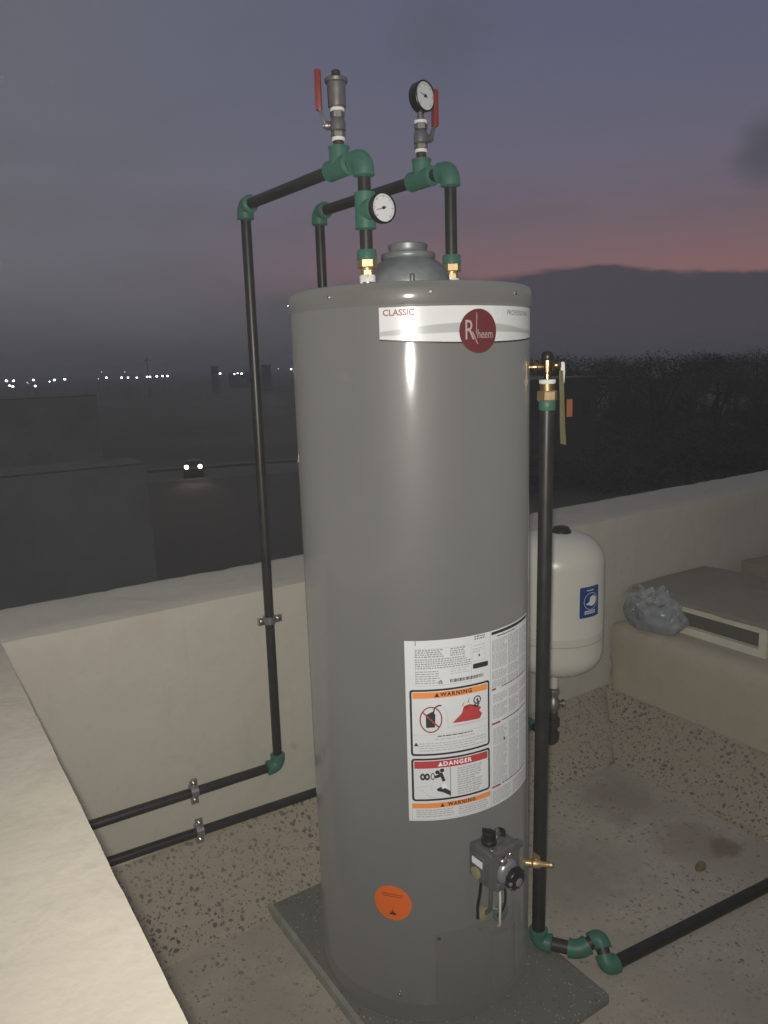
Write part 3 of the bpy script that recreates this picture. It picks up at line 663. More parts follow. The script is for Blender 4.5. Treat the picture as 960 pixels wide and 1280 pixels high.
# thermometer on the left header
def gauge(name, label, c, n, r, depth, stem, root, needle):
    """c = centre of the face, n = direction it faces"""
    n = Vector(n).normalized(); c = Vector(c); t = thing(name, label, 'gauge', root)
    side = Vector((0, 0, 1)).cross(n).normalized(); upv = n.cross(side)
    def P(x, y, o=0.): return c+side*x+upv*y+n*o
    obj('case', MB().lathe(c-n*depth, n, [(0, r*.55), (depth*.25, r*.92), (depth*.35, r*.97), (depth*.96, r*.97), (depth, r), (depth+.003, r), (depth+.0045, r*.95), (depth+.0045, r*.885), (depth+.001, r*.88)], 48), BLACKP, t, 40)
    f = obj('dial', MB().lathe(c, n, [(0, r*.89), (.0018, r*.89)], 48), DIAL, t)
    mb = MB()
    for k in range(31):
        a_ = radians(225-270*k/30); L = .15 if k % 5 == 0 else .08; w = .0009 if k % 5 == 0 else .0005
        dv = Vector((cos(a_), sin(a_))); nv = Vector((-dv.y, dv.x))*w; r0, r1 = r*(.80-L), r*.80
        mb.poly([P(dv.x*r0+nv.x, dv.y*r0+nv.y, .0022), P(dv.x*r1+nv.x, dv.y*r1+nv.y, .0022), P(dv.x*r1-nv.x, dv.y*r1-nv.y, .0022), P(dv.x*r0-nv.x, dv.y*r0-nv.y, .0022)])
    obj('scale_marks', mb, GREYINK, f)
    a_ = radians(needle); dv = Vector((cos(a_), sin(a_))); nv = Vector((-dv.y, dv.x))
    pts = [(-dv*r*.22+nv*r*.045), (dv*r*.66+nv*r*.012), (dv*r*.66-nv*r*.012), (-dv*r*.22-nv*r*.045)]
    hub = MB().lathe(P(0, 0, .002), n, [(0, r*.11), (.0025, r*.10)], 16); hub.poly([P(p.x, p.y, .0030) for p in pts])
    obj('needle', hub, INK, f)
    obj('stem', MB().sweep(stem, .0072, 16), STEEL, t, 60)
    return t
gauge('dial_thermometer', 'round white dial thermometer on the upright pipe beside the draft hood', (NLX, TY-.060, 1.597), (0.02, -1, 0), .0272, .012, [(NLX, TY-.030, 1.600), (NLX, TY-.052, 1.597)], (NLX, TY-.034, 1.602), 197)

# ball valves, air vent and pressure gauge standing on the tees
def ball_valve(label, c, z0, z1, hdir, lever):
    r = thing('ball_valve', label, 'valve', (c.x, c.y, z0), 'small ball valves with red levers')
    L = z1-z0
    obj('close_nipple', MB().lathe((c.x, c.y, z0-.006), Z_, [(0, .0105), (.016, .0105)], 20), PIPE2, r, 40)
    obj('thread_tape', MB().lathe((c.x, c.y, z0+.007), Z_, [(0, .0115), (.0008, .0125), (.006, .0125), (.007, .0115)], 20), TAPE, r, 40)
    hexnut_z = MB(); hexnut(hexnut_z, (c.x, c.y, z0+.013), Z_, .010, .0142); hexnut_z.lathe((c.x, c.y, z0+.022), Z_, [(0, .0115), (.004, .0150), (L*.30, .0150), (L*.42, .0118)], 22); hexnut(hexnut_z, (c.x, c.y, z1-.014), Z_, .012, .0140)
    obj('body', hexnut_z, STEEL, r, 30)
    obj('thread_tape', MB().lathe((c.x, c.y, z1-.003), Z_, [(0, .0115), (.0008, .0135), (.006, .0135), (.007, .0115)], 20), TAPE, r, 40)
    h = Vector(hdir).normalized(); s0 = Vector((c.x, c.y, z0+.036))
    obj('stem', MB().lathe(s0, h, [(0, .006), (.016, .006), (.017, .0085), (.023, .0085), (.024, .005), (.028, .005)], 12), STEEL, r, 40)
    e = s0+h*.022; t = h.cross(Z_).normalized()
    a = e+Z_*.004; b = e+h*.010+Z_*.026; cpt = e+h*lever[0]+Z_*(lever[1]-.006); dpt = e+h*lever[0]+Z_*lever[2]
    def strip(p, q, w, th, m, nm):
        dz_ = (q-p).normalized(); nx = t; ny = dz_.cross(nx); ln = (q-p).length
        M = Matrix(((nx.x, ny.x, dz_.x, p.x), (nx.y, ny.y, dz_.y, p.y), (nx.z, ny.z, dz_.z, p.z), (0, 0, 0, 1)))
        return obj(nm, MB().box(-w/2, -th/2, -.001, w/2, th/2, ln+.001, M, bev=min(th, w)*.3), m, r, 50)
    strip(a-Z_*.008, b, .013, .0055, STEEL, 'lever'); strip(b, cpt+Z_*.004, .012, .0055, STEEL, 'lever')
    strip(cpt-Z_*.004, dpt, .0155, .0118, RED, 'lever_sleeve')
    return r
CA = Vector((ta.x, ta.y, 0)); CB = Vector((tb.x, tb.y, 0))
ball_valve('small ball valve with red lever under the cylindrical air vent', CA, 1.735, 1.797, -R0*.98+Vector((0, .10, 0)), (.013, .038, .098))
av = thing('air_vent', 'steel cylindrical air vent with a small cap standing on a ball valve', 'air vent', (CA.x, CA.y, 1.797))
obj('body', MB().lathe((CA.x, CA.y, 1.799), Z_, [(0, .0125), (.003, .0170), (.006, .0172), (.030, .0178), (.044, .0178), (.046, .0215), (.051, .0222), (.053, .0205), (.0545, .016)], 36), STEEL, av, 40)
obj('cap', MB().lathe((CA.x, CA.y, 1.852), Z_, [(0, .0065), (.006, .0065), (.007, .0085), (.013, .0085), (.015, .006)], 16), PIPE2, av, 40)
ball_valve('small ball valve with red lever under the dial gauge', CB, 1.738, 1.803, R0*.9+Fh*.42, (.012, .034, .094))
vdir = Vector((-Fh.x, -Fh.y, 0)); gdir = Matrix.Rotation(radians(44), 3, 'Z') @ vdir
gc = Vector((CB.x, CB.y, 1.850))
gauge('pressure_gauge', 'black cased pressure gauge topping a ball valve above the heater', gc+gdir*.012, gdir, .0300, .024, [(CB.x, CB.y, 1.800), (CB.x, CB.y, 1.828)], (CB.x, CB.y, 1.803), 165)

# ------------------------------------------------------------------ relief valve and drain pipe on the right
BP = Vector((1.103, 1.111, .014)); TP = Vector((1.124, 1.118, 1.222))
dp = thing('drain_pipe', 'thick black drain pipe beside the heater ending in green elbows on the floor', 'pipe', (1.108, 1.115, 0))
R32, F32 = .0146, .0200
upd = (TP-BP).normalized()
seg(BP+upd*.02, TP, dp, R32)
p2 = Vector((1.155, 1.036, .016)); p3 = Vector((1.204, 1.021, .036)); p4 = Vector((1.187, .982, -.005)); p5 = Vector((2.06, .895, -.005))
def el32(c, a, b, leg=.030): return obj('elbow', elbow(c, a, b, F32, leg), GREEN, dp, 50)
d12 = (p2-BP).normalized(); d23 = (p3-p2).normalized(); d34 = (p4-p3).normalized(); d45 = (p5-p4).normalized()
el32(BP, upd, d12); seg(BP+d12*.02, p2-d12*.012, dp, R32, PIPE2)
def bendfit(c, a, b, leg):
    a = Vector(a).normalized(); b = Vector(b).normalized(); c = Vector(c); n = 8
    pts = [c+a*leg]; 
    for i in range(n+1):
        t = i/n; pts.append((c+a*leg*.7)*(1-t)**2+c*2*t*(1-t)+(c+b*leg*.7)*t*t)
    pts.append(c+b*leg)
    return obj('elbow', MB().sweep(pts, [F32*1.05]+[F32]*(n+1)+[F32*1.05], 24), GREEN, dp, 50)
bendfit(p2, -d12, d23, .023); seg(p2+d23*.015, p3-d23*.015, dp, R32, PIPE2)
bendfit(p3, -d23, d34, .022); seg(p3+d34*.015, p4-d34*.015, dp, R32, PIPE2)
bendfit(p4, -d34, d45, .024); seg(p4+d45*.015, p5, dp, R32)
obj('adapter', MB().lathe(TP-upd*.004, upd, [(0, .0160), (.001, .0168), (.020, .0168), (.021, .0160)], 28), GREEN, dp, 40)
rv = thing('relief_valve', 'brass relief valve with white lever and paper tag at the top of the drain pipe', 'valve', tuple(TP+Z_*.018))
RX, RY = TP.x+.0003, TP.y
obj('union_nut', hexnut(MB(), (RX, RY, 1.237), Z_, .020, .0205), BRASS, rv, 25)
obj('socket', MB().lathe((RX, RY, 1.256), Z_, [(0, .0150), (.018, .0150)], 28), mat('dull_brass', (.30, .22, .10), .45, .8), rv, 40)
obj('thread_tape', MB().lathe((RX, RY, 1.270), Z_, [(0, .0145), (.001, .0160), (.008, .0170), (.009, .015)], 28), TAPE, rv, 40)
ang = Vector((RX-TX, RY-TY, 0)).normalized()
zs = 1.304
vb = MB().lathe((RX, RY, 1.278), Z_, [(0, .0075), (.012, .0070), (.014, .0115), (.030, .0125), (.038, .0125), (.040, .010)], 24)
vb.lathe(Vector((RX, RY, zs)), -ang, [(0, .0085), (.010, .0085), (.012, .0065), (.020, .0065), (.022, .0095), (.030, .0095), (.034, .0075), (hypot(RX-TX, RY-TY)-TR+.003, .0075)], 22)
vb.lathe(Vector((RX, RY, zs+.002)), R0, [(0, .007), (.010, .007), (.012, .0055), (.018, .0055), (.020, .0068), (.026, .0064)], 20)
obj('body', vb, mat('polished_brass', (.50, .33, .14), .25, 1.0), rv, 35)
obj('spring_cap', MB().lathe((RX, RY, 1.316), Z_, [(0, .011), (.006, .0125), (.012, .012), (.017, .009), (.019, .003)], 20), BLACKP, rv, 40)
lv = Vector((RX, RY, 0))+R0*.030
obj('lever', MB().sweep([lv+Z_*1.312, lv+Z_*1.308, lv+R0*.001+Z_*1.29, lv+R0*.0005+Z_*1.272, lv+Z_*1.268], [.0035, .0048, .0044, .0034, .002], 12), TAPE, rv, 60)
tg = MB(); t0 = Vector((RX, RY, 0))+R0*.0225-Fh*.020
for q, (zz, ox) in enumerate(((1.296, 0), (1.24, .002), (1.19, .004), (1.152, .0065))):
    for sx_ in (-1, 1): tg.bm.verts.new(t0+R0*(ox+sx_*(.0042+.0016*q/3*1.0))-Fh*(.002*sin(q*1.7))+Z_*(zz-(.003 if sx_ > 0 and q == 3 else 0)))
tg.bm.verts.ensure_lookup_table()
for q in range(3): tg.bm.faces.new([tg.bm.verts[i] for i in (2*q, 2*q+1, 2*q+3, 2*q+2)])
bmesh.ops.solidify(tg.bm, geom=tg.bm.faces[:], thickness=.0008)
obj('paper_tag', tg, TAG, rv)

dk = thing('drain_cock', 'small brass drain cock sticking out low on the heater beside the drain pipe', 'valve', tuple(cylpt(.150, .243)))
c0 = cylpt(.150, .246, -.003); nd = (cylpt(.150, .246, .1)-c0); nd.z = 0; nd = (nd.normalized()*.75+R0*.55).normalized()
obj('body', MB().lathe(c0, nd, [(0, .0075), (.014, .0065), (.018, .0100), (.030, .0100), (.036, .0062), (.050, .0050), (.052, .0065), (.058, .0060)], 18), BRASS, dk, 40)
obj('key', MB().lathe(c0+nd*.024, Z_, [(0, .0055), (.012, .005), (.014, .004)], 12).box(-.0025, -.009, 0, .0025, .009, .010, Matrix.Translation(c0+nd*.024+Z_*.012)), BRASS, dk, 40)

# ------------------------------------------------------------------ expansion tank
ex = thing('expansion_tank', 'cream enamelled expansion tank with a blue label behind the drain pipe', 'tank', (EXX, EXY, .13))
ER_ = .147
prof = []
for i in range(13): a_ = radians(90*i/12); prof.append((.350+.085*(1-cos(a_)), max(.012, ER_*sin(a_)**.75)))
prof += [(.497, ER_), (.500, ER_+.0012), (.505, ER_+.0012), (.508, ER_)]
for i in range(13): a_ = radians(90*(1-i/12)); prof.append((.802-.095*(1-cos(a_)), max(.012, ER_*sin(a_)**.75)))
obj('shell', MB().lathe((EXX, EXY, 0), Z_, prof, 72), CREAM, ex, 40)
obj('weld_seam', MB().lathe((EXX, EXY, 0), Z_, [(.4765, ER_-.002), (.477, ER_+.0007), (.480, ER_+.0007), (.4805, ER_-.002)], 72), SEAMC, ex, 40)
obj('air_cap', MB().lathe((EXX+.004, EXY-.02, .794), Z_, [(0, .032), (.010, .030), (.022, .022), (.025, .012)], 28), BLACKP, ex, 40)
def exw(name, mb, off, m, parent):
    bm = mb.bm; bmesh.ops.triangulate(bm, faces=[f for f in bm.faces if len(f.verts) > 4])
    lo = min(v.co.x for v in bm.verts); hi = max(v.co.x for v in bm.verts); s = math.ceil(lo/.006)*.006
    while s < hi: bmesh.ops.bisect_plane(bm, geom=bm.verts[:]+bm.edges[:]+bm.faces[:], plane_co=(s, 0, 0), plane_no=(1, 0, 0), dist=1e-6); s += .006
    for v in bm.verts:
        th = v.co.x/ER_; v.co = Vector((EXX+(ER_+off)*sin(th), EXY-(ER_+off)*cos(th), v.co.y))
    return obj(name, bm, m, parent, 60)
bl = exw('blue_label', MB().poly(rrect_pts(-.043, .566, .033, .660, .004)), .0006, BLUE, ex)
wl = MB(); wl.poly([(-.022, .607, 0), (-.012, .604, 0), (0, .600, 0), (.010, .602, 0), (.018, .610, 0), (.020, .624, 0), (.012, .618, 0), (.008, .632, 0), (.002, .618, 0), (-.006, .628, 0), (-.008, .614, 0)])
ringpoly(wl, ell(-.002, .615, .027, .026, 30), ell(-.002, .615, .0258, .0247, 30)); lines(wl, -.026, .016, .587, .578, .006, .004, .05, .003, .006); lines(wl, -.018, .010, .650, .645, .006, .003, .05, .003, .006)
exw('label_print', wl, .0010, WHITE, bl)
obj('stub', MB().lathe((EXX, EXY, .290), Z_, [(0, .0135), (.064, .0135)], 24), CREAM, ex, 40)
obj('union', hexnut(MB(), (EXX, EXY, .268), Z_, .016, .0185).lathe((EXX, EXY, .282), Z_, [(0, .015), (.010, .015)], 22), CHROME, ex, 30)
obj('valve_body', MB().lathe((EXX, EXY, .205), Z_, [(0, .014), (.012, .014), (.018, .020), (.042, .020), (.050, .014), (.066, .014)], 22).lathe((EXX, EXY, .236), R0, [(0, .008), (.026, .008), (.027, .013), (.034, .013), (.037, .009)], 18), STEEL, ex, 40)
obj('nipple', MB().lathe((EXX, EXY, .120), Z_, [(0, .0135), (.040, .0135), (.041, .0205), (.066, .0205), (.067, .0145), (.09, .0145)], 22), PIPE2, ex, 40)

# ------------------------------------------------------------------ plastic bag, leaf and scraps
def bagx(t, b, c):
    b.inputs['Roughness'].default_value = .2; b.inputs['Coat Weight'].default_value = .6; b.inputs['Coat Roughness'].default_value = .08; b.inputs['Diffuse Roughness'].default_value = .0
    n = N(t, 'ShaderNodeTexNoise', Scale=26., Detail=5.0, Roughness=.6, Distortion=1.2); t.links.new(c.outputs['Object'], n.inputs['Vector'])
    t.links.new(ramp(t, n.outputs[0], [(.35, (.42, .45, .46)), (.62, (.64, .67, .68))]), b.inputs['Base Color'])
    bp = N(t, 'ShaderNodeBump', Strength=.35, Distance=.010); t.links.new(n.outputs[0], bp.inputs['Height']); t.links.new(bp.outputs[0], b.inputs['Normal'])
    tl = N(t, 'ShaderNodeBsdfTranslucent'); tl.inputs[0].default_value = (.45, .5, .53, 1); tr = N(t, 'ShaderNodeBsdfTransparent'); m1 = N(t, 'ShaderNodeMixShader'); m2 = N(t, 'ShaderNodeMixShader')
    m1.inputs[0].default_value = .25; t.links.new(b.outputs[0], m1.inputs[1]); t.links.new(tl.outputs[0], m1.inputs[2])
    t.links.new(mth(t, 'ADD', mth(t, 'MULTIPLY', n.outputs[0], .7), .14), m2.inputs[0]); o = t.nodes['Material Output']
    t.links.new(m1.outputs[0], m2.inputs[1]); t.links.new(tr.outputs[0], m2.inputs[2]); t.links.new(m2.outputs[0], o.inputs[0])
BAG = mat('blue_grey_plastic_film', (.3, .36, .42), .25, extra=bagx)
bb = bmesh.new(); bmesh.ops.create_icosphere(bb, subdivisions=6, radius=1)
for v in bb.verts:
    c = v.co.copy(); az = atan2(c.y, c.x); z = c.z
    k = 1+.15*noise.noise(c*1.5+Vector((3, 1, 0)))
    up = max(0., min(1., (z+.15)/.8)); nn_ = noise.noise(c*2.0+Vector((2, 5, 1)))
    k += up*.085*sin(az*7+nn_*5)+up*.045*sin(az*15+nn_*9)                       # gathers running up to the mouth
    k += .045*(.7-abs(noise.noise(Vector((c.x*2.6, c.y*2.6, c.z*1.3))+Vector((9, 4, 2)))*1.8))   # sagging creases
    p = Vector((c.x*.080, c.y*.116, z*.076))*k
    if p.z < -.046: p.z = -.046+(p.z+.046)*.15
    if z > .3: p.z += (z-.3)*.030*noise.noise(Vector((c.x*3.2, c.y*3.2, 4)))+.014*(z-.3)*sin(az*3+1)
    v.co = p
for (ax0, ay0, hx_, hy_, sw) in ((.01, .045, -.02, .075, .3), (-.02, -.015, .02, -.055, 1.9)):     # the two tied handles, limp loops of film
    rows = []
    for i in range(15):
        t = i/14; base_p = Vector((ax0+hx_*t, ay0+hy_*t, .058+.034*sin(pi*t)-.012*t)); wv_ = []
        for j in range(7):
            q = (j/6-.5); off_ = Vector((.030*q*cos(sw+t*2.2), .030*q*sin(sw+t*2.2), .020*q*sin(t*5+sw)))
            wv_.append(bb.verts.new(base_p+off_+noise.noise_vector(base_p*60+off_*90)*.006))
        rows.append(wv_)
    for i in range(14):
        for j in range(6): bb.faces.new((rows[i][j], rows[i+1][j], rows[i+1][j+1], rows[i][j+1]))
bmesh.ops.translate(bb, verts=bb.verts[:], vec=Vector((2.190, 1.648, .4215)))
bag = obj('plastic_bag', bb, BAG, None, 75); tag(bag, 'crumpled blue-grey plastic bag sitting on the ledge against the vent cover', 'bag')
bi = bmesh.new(); bmesh.ops.create_icosphere(bi, subdivisions=3, radius=1)
for v in bi.verts:
    c = v.co.copy(); k = 1+.25*noise.noise(c*2.2+Vector((5, 5, 1)))
    v.co = Vector((c.x*.055, c.y*.080, c.z*.042))*k+Vector((2.190, 1.650, .415))
tag(obj('crumpled_bag', bi, mat('bag_filling', (.22, .26, .28), .4, var=.5, scale=30.), None, 80), 'grey crumpled film stuffed inside the blue-grey plastic bag', 'bag')
lf = MB(); pts = [(1.668+.024*cos(t_), 1.082+.0135*sin(t_)+.006*cos(t_), FZ+.002+.002*sin(2*t_)) for t_ in [2*pi*i/22 for i in range(22)]]
lf.poly(pts, Vector((0, 0, .0012))); tag(obj('dry_leaf', lf, LEAF), 'small dry brown leaf lying on the floor near the rusty stain', 'leaf')
for (a, b, lab) in (((1.615, .998), (1.640, .972), 'short pale scrap of tape lying beside the floor pipe'), ((1.664, .985), (1.648, .968), 'curled pale scrap of tape lying beside the floor pipe')):
    tag(obj('tape_scrap', MB().sweep([(a[0], a[1], FZ+.004), ((a[0]+b[0])/2+.003, (a[1]+b[1])/2+.002, FZ+.0045), (b[0], b[1], FZ+.003)], [.0022, .003, .002], 6), mat('old_tape', (.42, .40, .35), .7), None, 60), lab, 'tape scrap')
bits = MB()
for k in range(70):
    x = random.uniform(.2, 2.0); y = random.uniform(.3, 1.58)
    if .64 < x < 1.15 and .9 < y < 1.62: continue
    s = random.uniform(.0015, .004); bits.box(-s, -s*.7, 0, s, s*.7, s*.8, Matrix.Translation((x, y, FZ-.0005)) @ Matrix.Rotation(random.random()*3, 4, 'Z'))
go = obj('grit', bits, mat('grit', (.2, .18, .15), .9)); go['kind'] = 'stuff'; go['label'] = 'loose grit and plaster crumbs scattered over the terrace floor'; go['category'] = 'grit'

# ------------------------------------------------------------------ beyond the roof: dark fields, road, houses, trees, lights
GZ = -9.0
def pix(x, y, d):      # a bearing read off the photograph and carried out to a real distance
    return CAMP + (FW + RT*((x-480)/960) + UP*((640-y)/960))*d
def bear(x, d):        # ground point on the bearing of photo column x, d metres out
    r = FW + RT*((x-480)/960) + UP*((640-455)/960); h = hypot(r.x, r.y); return Vector((r.x/h*d, r.y/h*d, GZ))
SOIL = mat('dark_field_soil', (.15, .136, .108), .95, var=.3, scale=.02, spec=.1)
struct(obj('ground', grid(-3000, -3000, 3000, 3000, GZ, 8, 8), SOIL))
ROAD = mat('asphalt', (.135, .125, .105), .8, var=.15, scale=.3)
def strip(name, a, b, w, z, m):
    a = Vector((*a, 0)); b = Vector((*b, 0)); t = (b-a).normalized(); n = Vector((-t.y, t.x, 0))*w/2; mb = MB()
    mb.poly([(p.x, p.y, z) for p in (a+n, a-n, b-n, b+n)]); return struct(obj(name, mb, m))
strip('road', (-60, 95), (150, 40), 7.0, GZ+.02, ROAD)
strip('pavement', (-60, 101), (150, 46), 2.0, GZ+.12, mat('pavement_concrete', (.155, .145, .12), .9))

CONC = mat('grey_render', (.36, .345, .305), .9, var=.12, scale=.6)
CONC2 = mat('dull_block_wall', (.38, .365, .325), .9, var=.12, scale=.5)
DARKW = mat('unlit_window', (.012, .013, .016), .15)
ROOFM = mat('dusty_roof', (.19, .175, .15), .9, var=.2, scale=.8)
LITW = emit('lit_window', (1.0, .32, .12), .16)
def building(name, label, x0, y0, x1, y1, z1, m, wins=(), group=None, parapet=.5, rot=0, pivot=None):
    r = thing(name, label, 'building', ((x0+x1)/2, (y0+y1)/2, GZ), group)
    obj('wall', MB().box(x0, y0, GZ-.2, x1, y1, z1), m, r)
    obj('roof', MB().box(x0+.02, y0+.02, z1-.01, x1-.02, y1-.02, z1+.05), ROOFM, r)
    for (wx, wz, ww, whh, mm) in wins:
        w = obj('window', MB().box(wx-ww/2-.08, y0-.05, wz-whh/2-.08, wx+ww/2+.08, y0+.02, wz+whh/2+.08), m, r)
        obj('pane', MB().box(wx-ww/2, y0-.06, wz-whh/2, wx+ww/2, y0-.045, wz+whh/2), mm, w)
    return r
# blank neighbouring walls to the left
building('neighbour_building', 'blank grey neighbouring building just below the roof, the lower of two', -22, 22.1, 6.28, 24.0, -1.35, CONC2)
building('neighbour_building', 'blank grey building rising behind the lower grey neighbour', -30, 40.5, 9.35, 43, .10, CONC)
# the house with the lit window
wp = pix(712, 510, 60); hx, hy = wp.x, wp.y
h = building('house', 'unlit house among the trees with one glowing orange window', hx-7, hy+.06, hx+3.2, hy+9, wp.z+2.3, mat('house_render', (.06, .058, .05), .9), [(hx, wp.z, .62, 1.35, LITW), (hx-3, wp.z, 1.0, 1.2, DARKW), (hx+1.9, wp.z, .9, 1.2, DARKW)])
# far skyline blocks
FAR = mat('far_render', (.16, .15, .13), .95)
def far_block(label, px0, px1, ytop, d, group='low buildings along the horizon'):
    a = bear(px0, d); b = bear(px1, d); t = (b-a).normalized(); n = Vector((-t.y, t.x, 0)); top = pix((px0+px1)/2, ytop, d).z; L = (b-a).length
    r = thing('far_building', label, 'building', tuple(a), group); mb = MB()
    M = Matrix(((t.x, n.x, 0, a.x), (t.y, n.y, 0, a.y), (0, 0, 1, 0), (0, 0, 0, 1)))
    obj('wall', mb.box(0, 0, GZ-.2, L, L*.7+4, top, M), FAR, r)
    obj('roof', MB().box(-.3, -.3, top, L+.3, L*.7+4.3, top+.35, M), FAR, r)
    for k in range(max(1, int(L/5))):
        w = obj('window', MB().box(k*5+1.2, -.06, top-2.4, k*5+2.5, .02, top-1.2, M), DARKW, r)
    return r
far_block('tall narrow block standing alone on the horizon', 263, 272, 459, 320)
far_block('broad block on the horizon beside the upright pipe', 326, 338, 457, 330)
far_block('low flat house on the horizon near the tall narrow block', 285, 318, 466, 380)
# mast
mp = bear(184, 300); mz = pix(184, 446, 300).z
ms = thing('radio_mast', 'thin radio mast with a small light rising over the row of lamps', 'mast', tuple(mp))
obj('pole', MB().sweep([(mp.x, mp.y, GZ-.2), (mp.x, mp.y, mz)], [.30, .12], 8), FAR, ms)
obj('platform', MB().box(mp.x-.9, mp.y-.9, mz-1.6, mp.x+.9, mp.y+.9, mz-1.3), FAR, ms)
# street lamps
LAMPW = emit('lamp_white', (.92, .95, 1.0), 9.0); LAMPD = emit('lamp_dim', (.95, .92, .85), 1.6); POLE = mat('lamp_post_steel', (.08, .08, .08), .6)
lamps = [(8, 476, 3), (12, 482, 2.4), (17, 476, 2.6), (16, 483, 2.6), (34, 478, 1.3), (42, 475, 2.6), (44, 482.5, 2.6), (62, 477, 1.6), (68, 475, 2.6), (81, 474, 2.6), (123, 473.5, 1.2), (133, 472, 2.4),
         (152, 472, 2.2), (160, 472, 2.0), (171, 472, 2.0), (184, 471, 2.2), (187.5, 471, 2.2), (196, 470.5, 2.4), (203, 470, 2.2), (209.5, 470, 2.4), (275, 467, 2.4), (293, 467.5, 1.6), (297, 466.5, 1.6), (302, 467, 2.4), (317, 482, 1.8), (364, 461.5, 2.0), (348, 461, 1.2), (127, 465, 1.2), (156, 465, 1.2), (374, 577, 1.6)]
for i, (x, y, s) in enumerate(lamps):
    d = 240+((i*37) % 60) if y < 500 else 70
    p = pix(x, y, d); rr = s*.5/960*d*1.05
    far = y < 466
    r = thing('street_lamp', ('faint tiny street lamp among the bright ones strung along the dark horizon' if s < 1.5 else 'bright white street lamp among those strung along the dark horizon') if y < 500 else 'lit street lamp in the dark field beside the heater, far below the horizon', 'street lamp', (p.x, p.y, GZ), 'lit lamps along the horizon' if y < 500 else None)
    obj('post', MB().sweep([(p.x, p.y, GZ-.1), (p.x, p.y, p.z)], [.05, .03], 6), POLE, r)
    obj('lamp_head', MB().lathe((p.x, p.y, p.z-rr*.75), Z_, [(0, rr*.45), (rr*.35, rr*.95), (rr*.8, rr), (rr*1.3, rr*.75), (rr*1.5, rr*.3)], 10), LAMPD if s < 1.5 else LAMPW, r, 60)
# car with its headlights on
hl, hr = pix(236, 584.5, 72), pix(247, 582.5, 73.3)
ax_ = (hr-hl); ax_.z = 0; wd = ax_.normalized(); fw = Vector((wd.y, -wd.x, 0))
if fw.dot(Vector((CAMP.x-hl.x, CAMP.y-hl.y, 0))) < 0: fw = -fw
# turn it so the lamps sit 1.25 m apart although the camera sees them closer
mid = (hl+hr)/2; vw = Vector((-mid.x, -mid.y, 0)).normalized(); sidev = Vector((-vw.y, vw.x, 0))
ang_ = math.acos(min(1, ax_.length/1.25)); fw = (vw*cos(ang_)+sidev*sin(ang_)).normalized(); wd = Vector((-fw.y, fw.x, 0))
car = thing('car', 'car driving on the dark road with both headlights shining', 'car', (mid.x-fw.x*2, mid.y-fw.y*2, GZ+.03))
CARP = mat('dark_car_paint', (.03, .03, .035), .3); cz = GZ+.03; lampz = mid.z
def cm(x, y, z): return Vector((mid.x, mid.y, 0))+fw*x+wd*y+Vector((0, 0, z))
CM = Matrix(((fw.x, wd.x, 0, mid.x), (fw.y, wd.y, 0, mid.y), (0, 0, 1, 0), (0, 0, 0, 1)))
obj('body', MB().box(-4.15, -.85, cz+.25, -.03, .85, cz+.95, CM, bev=.12), CARP, car, 40)
cb = MB(); P = [(-3.6, cz+.9), (-3.2, cz+1.42), (-1.9, cz+1.45), (-1.05, cz+.92)]
vs = [[cb.bm.verts.new(cm(x, s*(.78 if z < cz+1 else .62), z)) for x, z in P] for s in (-1, 1)]
cb.bm.faces.new(vs[0]); cb.bm.faces.new(vs[1][::-1])
for i in range(4): cb.bm.faces.new((vs[0][i], vs[0][(i+1) % 4], vs[1][(i+1) % 4], vs[1][i]))
obj('cabin', cb, DARKW, car)
for x in (-.85, -3.35):
    for s in (-.85, .85): obj('wheel', MB().lathe(cm(x, s-.1, cz+.31), wd, [(0, .24), (.02, .31), (.18, .31), (.2, .24)], 16), BLACKP, car, 40)
HEAD = emit('headlight_glow', (1.0, .78, .50), 14.0)
for s in (-.625, .625):
    obj('headlight', MB().lathe(cm(-.10, s, lampz), fw, [(0, .15), (.10, .19), (.16, .13), (.18, .06)], 14), HEAD, car, 50)
    sp = bpy.data.lights.new('headlight_beam', 'SPOT'); sp.energy = 150; sp.color = (1, .85, .62); sp.spot_size = radians(40); sp.spot_blend = .7; sp.shadow_soft_size = .1
    so = bpy.data.objects.new('headlight_beam', sp); COL.objects.link(so); so.location = cm(.14, s, lampz); so.rotation_euler = (fw*1.0-Z_*.10).to_track_quat('-Z', 'Y').to_euler()

# trees: three built, the rest are copies
BARK = mat('bark', (.05, .04, .03), .9); LEAFM = mat('tree_leaves', (.05, .05, .038), .8, var=.4, scale=1.5, spec=.2)
def tree_meshes(seed, palm=False):
    rnd = random.Random(seed); tr = MB(); cr = MB()
    tr.sweep([(0, 0, -.2), (.05, .02, .25), (-.02, .03, .5), (.02, 0, .66)], [.028, .022, .018, .010], 8)
    blobs = []
    for k in range(9):
        a_ = k*2.4+rnd.random(); rr = rnd.uniform(.12, .30); z = rnd.uniform(.42, .84); c = Vector((rr*cos(a_), rr*sin(a_), z)); blobs.append((c, rnd.uniform(.11, .2)))
        tr.sweep([(0, 0, rnd.uniform(.3, .5)), tuple(c*.6+Vector((0, 0, z*.4))), tuple(c)], [.010, .007, .003], 5)
    for c, r in blobs+[(Vector((0, 0, .8)), .17)]:
        for q in range(620):
            d_ = Vector((rnd.gauss(0, 1), rnd.gauss(0, 1), rnd.gauss(0, .8))).normalized()*r*rnd.random()**.35
            p = c+d_; t = Vector((rnd.gauss(0, 1), rnd.gauss(0, 1), rnd.gauss(0, 1))).normalized(); b = t.orthogonal().normalized(); s = rnd.uniform(.006, .011)
            cr.poly([p-t*s, p-b*s*.5, p+t*s, p+b*s*.5])
    return tr, cr
protos = []
